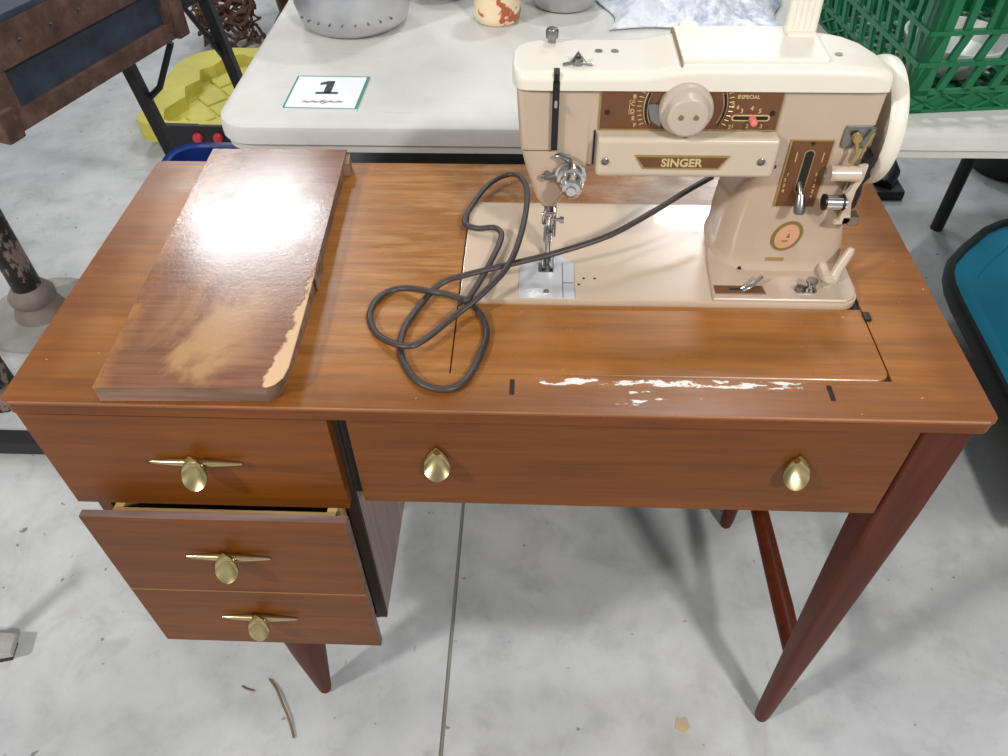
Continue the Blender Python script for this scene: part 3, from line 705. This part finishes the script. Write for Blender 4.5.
# needle bar, clamp, presser bar and foot
NX, NY = 0.4955, 0.222
nb = MB().cyl((NX, NY + .008, .845), (NX, NY, .8080), .0040, n=16).cyl((NX + .006, NY + .012, .845), (NX + .006, NY + .006, .785), .0032, n=12)
nb.build('needle_bar', 'steel', sm)
cl = MB().lathe([(-.0065, .0045), (-.0055, .0062), (.0055, .0062), (.0065, .0045)], (NX, NY - .001, .8120), 'z', 18)
cl.tube([(NX + .004, NY - .003, .8125), (NX + .013, NY - .005, .8125)], .0018, 10).lathe([(0, .0036), (.0045, .0036)], (NX + .012, NY - .005, .8125), 'x', 14)
cl.box(NX - .003, NX + .0075, NY - .006, NY + .005, .8180, .8225, .001).build('needle_clamp', 'chrome', sm)
MB().tube([(NX, NY - .001, .808), (NX, NY - .006, .7690)], [.0011, .0007], 8).build('needle', 'chrome', sm)
pf = MB().box(NX - .004, NX + .0055, NY - .004, NY + .008, .7830, .7960, .0015).tube([(NX + .001, NY, .785), (NX + .001, NY - .007, .7720), (NX + .001, NY - .012, .7685)], .0028, 10)
for s in (-1, 1):
    pf.tube([(NX + .001 + s * .0035, NY - .006, .7685), (NX + .001 + s * .0040, NY - .020, .7668), (NX + .001 + s * .0042, NY - .028, .7685)], [.0026, .0026, .0018], 10, .5)
pf.box(NX - .0065, NX + .0085, NY - .012, NY - .005, .7668, .7700, .001).build('presser_foot', 'steel', sm)

# ------------------------------------------------------------------ power cord looped over desk and bed
TZ = H_ + .0042
CORD = [(0.6760, 0.2990, 0.8150), (0.6500, 0.2790, 0.8120), (0.6100, 0.2500, 0.8030), (0.5610, 0.2160, 0.7950), (0.5080, 0.1950, 0.7880), (0.4660, 0.1860, 0.7810), (0.4130, 0.1730, 0.7740), (0.3870, 0.1660, 0.7680), (0.3690, 0.1400, 0.7630), (0.3550, 0.0990, 0.7620), (0.3580, 0.0620, 0.7620), (0.3780, 0.0300, 0.7620), (0.4030, 0.0210, 0.7620), (0.4220, 0.0350, 0.7620), (0.4350, 0.0780, 0.7620), (0.4360, 0.1050, 0.7620), (0.4250, 0.1300, 0.7650), (0.4050, 0.1390, 0.7720), (0.3830, 0.1440, 0.7740), (0.3460, 0.1630, 0.7630), (0.3250, 0.1510, 0.7620), (0.3180, 0.1210, 0.7620), (0.3310, 0.0920, 0.7620), (0.3590, 0.0700, 0.7690), (0.3770, 0.0760, 0.7700), (0.4020, 0.1090, 0.7700), (0.4320, 0.1380, 0.7790), (0.4560, 0.1730, 0.7870), (0.4680, 0.2280, 0.7880), (0.4730, 0.2920, 0.7860), (0.4690, 0.3400, 0.7810), (0.4530, 0.3650, 0.7760), (0.4270, 0.3520, 0.7700), (0.4070, 0.3050, 0.7670), (0.4030, 0.2740, 0.7680), (0.4180, 0.2610, 0.7700), (0.4380, 0.2580, 0.7730), (0.4460, 0.2390, 0.7740), (0.4350, 0.1930, 0.7720), (0.4190, 0.1330, 0.7780), (0.4120, 0.1320, 0.7740), (0.4080, 0.1390, 0.7640)]
solo(MB().tube(smooth_path(CORD, 8), .0034, 10, .85), 'power_cord', 'cord', (.40, .2, H_), 'dark brown power cord coiled loosely beside the sewing machine', 'cord')

# ------------------------------------------------------------------ white folding table behind
wt = thing('folding_table', (1.235, 1.08, 0), 'long white plastic folding table behind the desk', 'table')
TT = 0.745
def slab_loft(x0, x1, y0, y1, rr, levels):
    return [[(a, b, z) for a, b in rpoly(x0 + i, x1 - i, y0 + i, y1 - i, max(rr - i, .002), 8)] for z, i in levels]
MB().loft(slab_loft(.021, 2.44, .5350, 1.62, .055, [(.700, .010), (.702, .006), (.716, .004), (.7165, .0), (.735, .0), (.7415, .002), (.7440, .007), (TT, .014)])).build('table_top', 'wtable', wt)
for lx in (.125, 2.345):
    lg = MB()
    for ly in (.62, 1.50):
        lg.tube(smooth_path([(lx, ly, .702), (lx, ly, .60), (lx + .005, ly, .3), (lx + .005, ly + .004, .0)], 4), .016, 12)
    lg.cyl((lx, .62, .66), (lx, 1.50, .66), .013, n=12)
    lg.build('leg_frame', 'blackplastic', wt)
MB().cyl((1.61, 1.385, .702), (1.61, 1.385, 0), .017, n=14).build('centre_leg', 'blackplastic', wt)
# paper card
cd = thing('number_card', (.168, .638, TT), 'white card with green border and a bold number one', 'card')
def card_pt(p): return (p[0], p[1])
MB().prism([(.1125, .586), (.2225, .583), (.2255, .690), (.1125, .692)], 'z', TT + .0002, TT + .0010).build('card_sheet', 'card', cd)
bb = MB()
def strip(a, b, wd, z):
    a, b = Vector(a), Vector(b); t = (b - a).normalized(); nn = Vector((-t.y, t.x)) * wd / 2
    return [tuple(a + nn), tuple(a - nn), tuple(b - nn), tuple(b + nn)]
for a, b, wd in (((.1145, .588), (.2205, .585), .0028), ((.2212, .585), (.2238, .688), .0046), ((.2238, .688), (.1145, .690), .0022), ((.1145, .690), (.1145, .588), .0028)):
    bb.prism(strip(a, b, wd, 0), 'z', TT + .0009, TT + .0013)
bb.build('card_border', 'cardgreen', cd)
MB().prism([(.1640, .6340), (.1750, .6340), (.1750, .6730), (.1655, .6730), (.1540, .6670), (.1540, .6605), (.1640, .6630)], 'z', TT + .0009, TT + .0014).box(.1525, .1860, .6310, .6370, TT + .0009, TT + .0014).build('numeral', 'cardink', cd)
lg = MB()
lg.tube([(.138 + .0035 * k, .606 + .0016 * math.sin(k * 1.7), TT + .0012) for k in range(18)], [.0012 + .0014 * abs(math.sin(k * .9)) for k in range(18)], 6, .4)
lg.tube([(.170 + .004 * math.cos(a * .6), .606 + .006 * math.sin(a * .6), TT + .0013) for a in range(11)], .0008, 6, .4)
lg.build('logo_scribble', 'cardgrey', cd)
# pot, bowls and jar on the table
pt = thing('aluminium_pot', (.166, .908, TT), 'dented aluminium cooking pot on the white table', 'pot')
MB().lathe([(0, .0), (0, .072), (.003, .083), (.012, .092), (.04, .099), (.08, .1005), (.13, .097), (.165, .100), (.168, .103), (.165, .098), (.13, .093), (.02, .088), (.01, 0)], (.166, .908, TT), 'z', 56).build('body', 'alu', pt)
rv = MB()
for k in range(9):
    a = -PI / 2 - .9 + .22 * k
    rv.lathe([(0, .0024), (.0016, .0016), (.002, 0)], (0, 0, 0), 'z', 8) if False else rv.cyl((.166 + .0965 * math.cos(a), .908 + .0965 * math.sin(a), TT + .028), (.166 + .0990 * math.cos(a), .908 + .0990 * math.sin(a), TT + .0285), .0018, n=8)
tag(rv.build('rivets', 'steel', pt), kind='stuff')
solo(MB().lathe([(0, 0), (0, .033), (.004, .038), (.015, .041), (.05, .040), (.09, .045), (.12, .036), (.13, .038), (.13, .034), (.1, .03), (.02, .03), (.012, 0)], (.412, .915, TT), 'z', 36), 'painted_jar', 'jar', (.412, .915, TT), 'cream jar with orange and green painted motif on the white table', 'jar')
solo(MB().lathe([(0, 0), (0, .045), (.004, .055), (.03, .070), (.06, .078), (.062, .080), (.058, .074), (.03, .066), (.008, .05), (.006, 0)], (.528, .990, TT), 'z', 44), 'metal_bowl', 'alu', (.528, .990, TT), 'round metal bowl on the white table beyond the painted jar', 'bowl')
solo(MB().lathe([(0, 0), (0, .04), (.01, .055), (.03, .062), (.032, .058), (.012, .05), (.008, 0)], (.300, 1.052, TT), 'z', 36), 'dark_dish', 'darkwood', (.300, 1.052, TT), 'small dark dish between the pot and the jar', 'dish')
# crumpled blue and white wrap
mb = MB(); nu, nv = 26, 14; g = []
for i in range(nu):
    row = []
    for j in range(nv):
        a, b = i / (nu - 1), j / (nv - 1)
        x = .60 + .30 * a + .015 * math.sin(7 * b + 2 * a); y = .865 + .21 * b + .02 * math.sin(6 * a) - .03 * a
        ed = min(a, 1 - a, b, 1 - b)
        z = TT + .004 + min(1, ed * 6) * (.022 + .012 * math.sin(11 * a + 4 * b) + .012 * math.sin(9 * b - 5 * a) + random.uniform(-.004, .004))
        row.append((x, y, max(z, TT + .002)))
    g.append(row)
mb.loft(g, close_u=False)
g2 = [[(x, y, z - .0016) for x, y, z in row] for row in g]; mb.loft(g2, close_u=False)
solo(mb, 'plastic_wrap', 'wrap', (.75, .95, TT), 'crumpled blue and white plastic wrap on the table behind the machine', 'plastic wrap', sharp=20)
solo(MB().box(.70, .93, 1.085, 1.20, TT, TT + .06, .002).box(.705, .925, 1.09, 1.195, TT + .058, TT + .063), 'cardboard_box', 'kraft', (.815, 1.14, TT), 'brown cardboard box at the back of the white table', 'box')

# ------------------------------------------------------------------ green crate
cr = thing('plastic_crate', (1.14, .76, TT), 'green plastic lattice crate on the white table behind the hand wheel', 'crate')
CA = math.radians(6.2); CM = Matrix.Translation((.993, .583, TT + .0005)) @ Matrix.Rotation(CA, 4, 'Z')
CW, CD, CH = .40, .36, .27
def wall(L, place, solid=True):
    """one side wall as rails, uprights and braces; place maps (s, t, z) to crate space; t is thickness inwards"""
    mb = MB(); lean = .0
    def B(s0, s1, z0, z1, t0=0, t1=.006):
        b = bmesh.new(); bmesh.ops.create_cube(b, size=1)
        for v in b.verts:
            v.co = Vector(place(s0 + (v.co.x + .5) * (s1 - s0), t0 + (v.co.y + .5) * (t1 - t0), z0 + (v.co.z + .5) * (z1 - z0)))
        mb.merge(b)
    def S(s0, z0, s1, z1, wd, t1=.006):
        p = Vector((s0, z0)); q = Vector((s1, z1)); d = (q - p).normalized(); n = Vector((-d.y, d.x)) * wd / 2
        poly = [p + n, p - n, q - n, q + n]; b = bmesh.new()
        v0 = [b.verts.new(place(c.x, 0, c.y)) for c in poly]; v1 = [b.verts.new(place(c.x, t1, c.y)) for c in poly]
        b.faces.new(v0); b.faces.new(v1)
        for i in range(4): b.faces.new((v0[i], v1[i], v1[(i + 1) % 4], v0[(i + 1) % 4]))
        mb.merge(b)
    B(0, L, 0, .005); B(0, L, .026, .033); B(0, L, .0660, .0730, -.002); B(0, L, .108, .114, -.002); B(0, L, .20, .206); B(0, L, .255, .27, -.004)
    n = 8
    for k in range(n):
        a, b = L * k / n, L * (k + 1) / n
        S(a, .004, b, .028, .0032, .004); S(b, .004, a, .028, .0032, .004)
    B(0, L, .004, .027, .0045, .006)
    m = 10
    for k in range(m + 1):
        s = .012 + (L - .024) * k / m
        S(s - .006, .030, s + .006, .070, .0105); S(s - .006, .070, s + .006, .110, .0105)
        S(s, .110, s, .258, .010)
    B(0, .03, 0, .27); B(L - .03, L, 0, .27)
    if solid: B(.075, L - .075, .112, .20, 0, .004)
    return mb
wl = [lambda s, t, z: (s, t, z), lambda s, t, z: (s, CD - t, z), lambda s, t, z: (t, s, z), lambda s, t, z: (CW - t, s, z)]
for pl_, L, so in ((wl[0], CW, True), (wl[1], CW, False), (wl[2], CD, False), (wl[3], CD, False)):
    wall(L, pl_, so).xform(CM).build('side_wall', 'green', cr)
mb = MB()
for k in range(15): mb.box(.01 + k * .026, .016 + k * .026, .004, CD - .004, .001, .007)
for k in range(13): mb.box(.004, CW - .004, .01 + k * .028, .016 + k * .028, .001, .006)
mb.xform(CM).build('base_grid', 'green', cr)
def in_crate(mb): return mb.xform(CM)
for cx, cy, rr, h, lab in ((.12, .12, .075, .05, 'white china bowl in the left of the green crate'), (.29, .16, .085, .06, 'wider white china bowl in the right of the green crate')):
    m = MB().lathe([(0, 0), (0, rr * .55), (.004, rr * .6), (h * .6, rr * .92), (h, rr), (h, rr * .95), (h * .5, rr * .82), (.008, rr * .4), (.007, 0)], (cx, cy, .0075), 'z', 32)
    m.xform(CM); b = CM @ Vector((cx, cy, .0075)); solo(m, 'china_bowl', 'whitestuff', b, lab, 'bowl')

# ------------------------------------------------------------------ old trunk on a black folding stand, left
TA = Vector((-.418, .714, .62)); TD = Vector((.326, .9454, 0)); TN = Vector((-.9454, .326, 0)); TL = .475; TDp = .42; THt = .168
TM = Matrix(((TD.x, TN.x, 0, TA.x), (TD.y, TN.y, 0, TA.y), (0, 0, 1, TA.z), (0, 0, 0, 1)))
tr = thing('wooden_trunk', (-.53, 1.0, .62), 'old dark blue trunk with brown wooden battens on a black stand', 'trunk')
MB().box(.004, TL - .004, .004, TDp, .002, THt - .004).xform(TM).build('carcass', 'trunk', tr)
MB().box(.0, TL, -.006, .006, .0, .034, .003).xform(TM).build('bottom_batten', 'batten', tr)
MB().box(.0, TL, -.008, .008, .100, THt - .001, .003).xform(TM).build('top_batten', 'batten', tr)
for a, b in ((0, .048), (TL - .042, TL)):
    MB().box(a, b, -.007, .006, .033, .101, .003).xform(TM).build('corner_stile', 'batten', tr)
MB().box(-.008, .03, -.012, .02, -.006, .05, .006, 3).xform(TM).build('corner_cap', 'batten', tr)
MB().box(TL - .025, TL + .010, -.012, .02, -.004, .085, .006, 3).xform(TM).build('corner_cap', 'batten', tr)
MB().box(0, TL, -.008, .03, THt - .002, THt + .010, .003).xform(TM).build('lid_batten', 'trunk', tr)
nl = MB()
for k in range(7): nl.lathe([(0, .0035), (-.002, .0028), (-.0028, 0)], (.03 + k * .068, -.008, .134), 'y', 10)
tag(nl.xform(TM).build('nails', 'steel', tr), kind='stuff')
st = thing('folding_stand', (-.55, 1.2, 0), 'black metal folding stand under the old trunk', 'stand')
fr = MB().box(.05, .78, .125, .145, -.024, -.001).box(.05, .78, 1.26, 1.28, -.024, -.001).box(.05, .07, .125, 1.28, -.024, -.001).box(.76, .78, .125, 1.28, -.024, -.001)
fr.xform(TM).build('top_frame', 'blackplastic', st)
def qleg(a, b, wd):
    a, b = Vector(a), Vector(b); mb = MB(); rings = []
    for p in (a, b): rings.append([tuple(p + Vector((sx * wd, sy * wd, 0))) for sx, sy in ((-1, -1), (1, -1), (1, 1), (-1, 1))])
    return mb.loft(rings)
qleg((-.398, 1.135, .597), (-.378, 1.240, 0), .012).build('leg', 'blackplastic', st)
qleg((-.3250, 1.460, .597), (-.2600, 1.50, 0), .013).build('leg', 'blackplastic', st)
qleg((-1.58, 1.18, .597), (-1.62, 1.20, 0), .015).build('leg', 'blackplastic', st)
qleg((-1.37, 1.84, .597), (-1.42, 1.88, 0), .015).build('leg', 'blackplastic', st)
MB().tube([(-.393, 1.165, .47), (-.355, 1.165, .50), (-.300, 1.17, .597)], .007, 8).build('brace', 'blackplastic', st)
MB().tube([(-.340, 1.37, .597), (-.315, 1.475, .42)], .006, 8).build('brace', 'blackplastic', st)

# ------------------------------------------------------------------ yellow play tray behind the stand
yt = thing('yellow_tray', (-.50, 2.02, 0), 'yellow plastic play tray with diamond floor and red buttons', 'toy tray')
yo = rpoly(-.790, -.20, 1.742, 2.315, (.06, .06, .09, .17), 8)
MB().loft([[(-.50 + (a + .50) * k, 2.03 + (b - 2.03) * k, z) for a, b in yo] for z, k in ((.0, .80), (.03, .84), (.045, .995), (.060, 1.0))]).build('base', 'yellow', yt)
yi = [(-.690, 1.765), (-.715, 1.84), (-.675, 1.93), (-.700, 2.00), (-.665, 2.05), (-.690, 2.13), (-.650, 2.16), (-.635, 2.22), (-.58, 2.26), (-.54, 2.235), (-.46, 2.235), (-.44, 2.27), (-.29, 2.27), (-.29, 1.765)]
# rim: outer ring minus zigzag well, as a strip between matched points
def resample(poly, n):
    P = [Vector(p) for p in poly]; L = [0]
    for i in range(len(P)): L.append(L[-1] + (P[(i + 1) % len(P)] - P[i]).length)
    out = []
    for k in range(n):
        t = L[-1] * k / n
        for i in range(len(P)):
            if L[i] <= t < L[i + 1]:
                out.append(P[i].lerp(P[(i + 1) % len(P)], (t - L[i]) / (L[i + 1] - L[i]))); break
    return out
def by_angle(poly, n, c):
    """points of the polygon outline where rays from c leave it"""
    out = []; c = Vector(c); P = [Vector(p) for p in poly]
    for k in range(n):
        a = 2 * PI * k / n; d = Vector((math.cos(a), math.sin(a))); best = None
        for i in range(len(P)):
            p, q = P[i], P[(i + 1) % len(P)]; e = q - p; den = d.x * e.y - d.y * e.x
            if abs(den) < 1e-9: continue
            t = ((p.x - c.x) * e.y - (p.y - c.y) * e.x) / den; s_ = ((p.x - c.x) * d.y - (p.y - c.y) * d.x) / den
            if t > 0 and -1e-6 <= s_ <= 1 + 1e-6 and (best is None or t > best): best = t
        out.append(c + d * best)
    return out
N = 96; o_ = by_angle(yo, N, (-.50, 2.03)); i_ = by_angle(yi, N, (-.50, 2.03))
MB().loft([[(p.x, p.y, .044) for p in o_], [(p.x, p.y, .098) for p in o_], [(p.x * .99 - .005, p.y * .99 + .02, .104) for p in o_], [(p.x, p.y, .104) for p in i_], [(p.x, p.y, .059) for p in i_]], cap0=False, cap1=False).build('rim', 'yellow', yt, 30)
for i in range(-3, 5):
    for j in range(-3, 5):
        cx = -.50 + (i - j) * .058; cy = 2.00 + (i + j) * .066
        if -.64 < cx < -.34 and 1.81 < cy < 2.20:
            MB().prism([(cx - .050, cy), (cx, cy - .056), (cx + .050, cy), (cx, cy + .056)], 'z', .058, .068, .003, 1).build('diamond_tile', 'yellow', yt)
MB().prism([(-.71, .020), (-.30, .020), (-.30, .100), (-.71, .106)], 'y', 1.733, 1.752, .004).build('front_strip', 'blackplastic', yt)
for k, x in enumerate((-.580, -.515)):
    MB().lathe([(0, .016), (-.010, .016), (-.016, .012), (-.018, 0)], (x, 1.734, .066), 'y', 16).build('button', 'red', yt)
# ------------------------------------------------------------------ blue tote behind the desk
bl = thing('blue_tote', (-.096, .85, 0), 'deep blue plastic tote half hidden behind the desk', 'tote')
def tub(x0, x1, y0, y1, h, rr, wall_, parent, mat, rim=.012, taper=.04):
    R0 = lambda i, z: [(a, b, z) for a, b in rpoly(x0 + i, x1 - i, y0 + i, y1 - i, max(rr - i, .01), 8)]
    MB().loft([R0(taper, .002), R0(rim, h - .02), R0(rim + wall_, h - .02), R0(taper + wall_, .008)][:2] , cap1=False).build('shell', mat, parent)
    MB().loft([R0(rim + wall_, h - .004), R0(taper + wall_, .008)], cap0=False).build('inner_shell', mat, parent)
    MB().loft([R0(rim, h - .022), R0(0, h - .022), R0(0, h - .004), R0(.003, h), R0(rim, h), R0(rim + wall_, h - .004)], cap0=False, cap1=False).build('rim', mat, parent)
tub(-.245, .03, .775, .930, .50, .06, .004, bl, 'blue')
# black tote further along under the table
bk = thing('black_tote', (.56, .93, 0), 'black plastic tote in the dark under the white table', 'tote')
tub(.04, 1.08, .66, 1.20, .46, .05, .004, bk, 'blackplastic')
MB().prism(rpoly(.04, 1.08, .66, 1.20, .05), 'z', .4605, .475, .004).build('lid', 'blackplastic', bk)
# ------------------------------------------------------------------ teal tub right
tl_ = thing('teal_tub', (1.72, .72, 0), 'teal plastic tub with a black rim on the floor right of the desk', 'tub')
oc = [(1.408, .30), (1.430, .90), (1.436, .96), (1.449, 1.01), (1.470, 1.055), (1.52, 1.11), (1.60, 1.185), (1.65, 1.215), (1.71, 1.235), (2.05, 1.235), (2.05, .30)]
def inset(poly, d):
    P = [Vector(p) for p in poly]; n = len(P); out = []
    ar_ = sum(P[i].x * P[(i + 1) % n].y - P[(i + 1) % n].x * P[i].y for i in range(n))
    sg = 1 if ar_ > 0 else -1
    for i in range(n):
        a, b, c = P[i - 1], P[i], P[(i + 1) % n]; e1 = (b - a).normalized(); e2 = (c - b).normalized()
        n1 = Vector((-e1.y, e1.x)) * sg; n2 = Vector((-e2.y, e2.x)) * sg
        m = (n1 + n2); m = m / max(.3, m.length_squared / 2)
        out.append(tuple(b + m * d))
    return out
def lv_(d, z): return [(a, b, z) for a, b in inset(oc, d)]
MB().loft([lv_(.15, .0), lv_(.03, .110), lv_(0, .112), lv_(-.002, .138), lv_(.004, .148), lv_(.014, .148), lv_(.018, .138), lv_(.019, .125)], cap1=False).build('black_rim', 'blackplastic', tl_)
MB().loft([lv_(.018, .126), lv_(.019, .136), lv_(.045, .136), lv_(.052, .132), lv_(.058, .132), lv_(.064, .132), lv_(.070, .132), lv_(.085, .102)]).build('lid_panel', 'teal', tl_)
# ------------------------------------------------------------------ black pole with flared foot, left
def pole(px, py, h, rr, lab):
    t = thing('stand_pole', (px, py, 0), lab, 'pole', None)
    MB().lathe([(0, 0), (0, .135), (.006, .140), (.014, .138), (.018, .125), (.018, 0)], (px, py, 0), 'z', 48).build('floor_disc', 'discgrey', t)
    MB().lathe([(.017, .0), (.017, .062), (.03, .058), (.055, .047), (.060, .052), (.075, .054), (.085, .048), (.10, rr + .003), (.10, 0)], (px, py, 0), 'z', 36).build('collar', 'castgrey', t)
    MB().lathe([(.095, rr), (h, rr), (h + .004, rr - .004), (h + .004, 0)], (px, py, 0), 'z', 28).build('tube', 'chipped', t)
    return t
pole(-.745, .955, .52, .033, 'chipped black metal pole on a grey disc foot beside the desk')
t2 = thing('stand_pole', (-.70, .68, 0), 'short black pole near the front left corner of the desk', 'pole')
MB().lathe([(0, .0), (0, .05), (.012, .05), (.03, .036), (.04, .031), (.55, .031), (.553, 0)], (-.70, .68, 0), 'z', 28).build('tube', 'chipped', t2)
solo(MB().box(-1.15, -.36, .508, .546, .012, .048, .004).box(-1.10, -1.06, .512, .542, 0, .013).box(-.42, -.38, .512, .542, 0, .013), 'floor_rail', 'blackplastic', (-.75, .527, 0), 'black metal bar lying along the floor left of the desk', 'bar')
ft = thing('floor_bracket', (-.42, .09, 0), 'pale metal bracket standing at the left edge of the floor', 'bracket')
MB().prism([(-.46, .058), (-.385, .075), (-.392, .112), (-.46, .115)], 'z', .016, .030, .004).build('plate', 'galv', ft)
MB().prism([(-.455, .062), (-.395, .077), (-.400, .107), (-.455, .110)], 'z', .0, .017).build('rubber_pad', 'blackplastic', ft)
MB().cyl((-.45, .088, .026), (-.56, .03, .34), .013, n=14).build('strut', 'galv', ft)

# ------------------------------------------------------------------ wreath and turned wooden piece far left
wr = MB()
for k in range(26):
    a0 = random.uniform(0, 2 * PI); n = random.randint(7, 12); rr = random.uniform(.10, .17); zz = random.uniform(.02, .16)
    pts = []
    for i in range(n):
        a = a0 + i * .34
        pts.append((-.735 + (rr * .72 + random.uniform(-.02, .02)) * math.cos(a), 2.60 + (rr * .72 + random.uniform(-.02, .02)) * math.sin(a), max(.008, zz + random.uniform(-.025, .025))))
    wr.tube(smooth_path(pts, 3), random.uniform(.004, .008), 6)
o = solo(wr, 'twig_wreath', 'twig', (-.735, 2.60, 0), 'tangled brown twig wreath on the floor behind the yellow tray', 'wreath')
solo(MB().lathe([(0, 0), (0, .10), (.02, .105), (.06, .075), (.14, .085), (.24, .12), (.32, .125), (.40, .10), (.44, .08), (.45, 0)], (-.50, 2.78, 0), 'z', 36), 'turned_wood_pedestal', 'darkwood', (-.50, 2.78, 0), 'dark brown turned wooden pedestal beyond the white table corner', 'pedestal')
# ------------------------------------------------------------------ bits on the floor
solo(MB().tube([(1.549, 1.70, .05), (1.53, 1.60, .045), (1.50, 1.55, .03)], [.02, .03, .026], 14).box(1.47, 1.56, 1.52, 1.62, 0, .03, .008), 'rubber_wedge', 'blackplastic', (1.52, 1.58, 0), 'black rubber wedge on the floor under the white table', 'wedge')
solo(MB().lathe([(0, 0), (0, .13), (.01, .14), (.30, .17), (.31, .175), (.31, .165), (.02, .12), (.015, 0)], (1.96, 1.74, 0), 'z', 36), 'black_bucket', 'blackplastic', (1.96, 1.74, 0), 'round black bucket in the shade under the white table', 'bucket')
solo(MB().tube(smooth_path([(.055, .058, .003), (.072, .040, .005), (.088, .016, .006), (.104, -.008, .005), (.117, -.034, .003)], 4), [.0019] * 17, 6), 'dry_twig', 'drytwig', (.088, .016, 0), 'thin dry twig on the concrete before the drawers', 'twig')
solo(MB().tube(smooth_path([(.012, .045, .002), (.022, .040, .003), (.034, .038, .002)], 4), .0014, 6), 'bark_sliver', 'drytwig', (.022, .04, 0), 'tiny bark sliver left of the dry twig', 'sliver')
solo(MB().prism([(.722, .002), (.735, -.006), (.746, .004), (.741, .020), (.733, .016), (.726, .019)], 'z', .0, .0012), 'paper_scrap', 'paperbit', (.734, .006, 0), 'small tan scrap on the concrete near the right front leg', 'scrap')
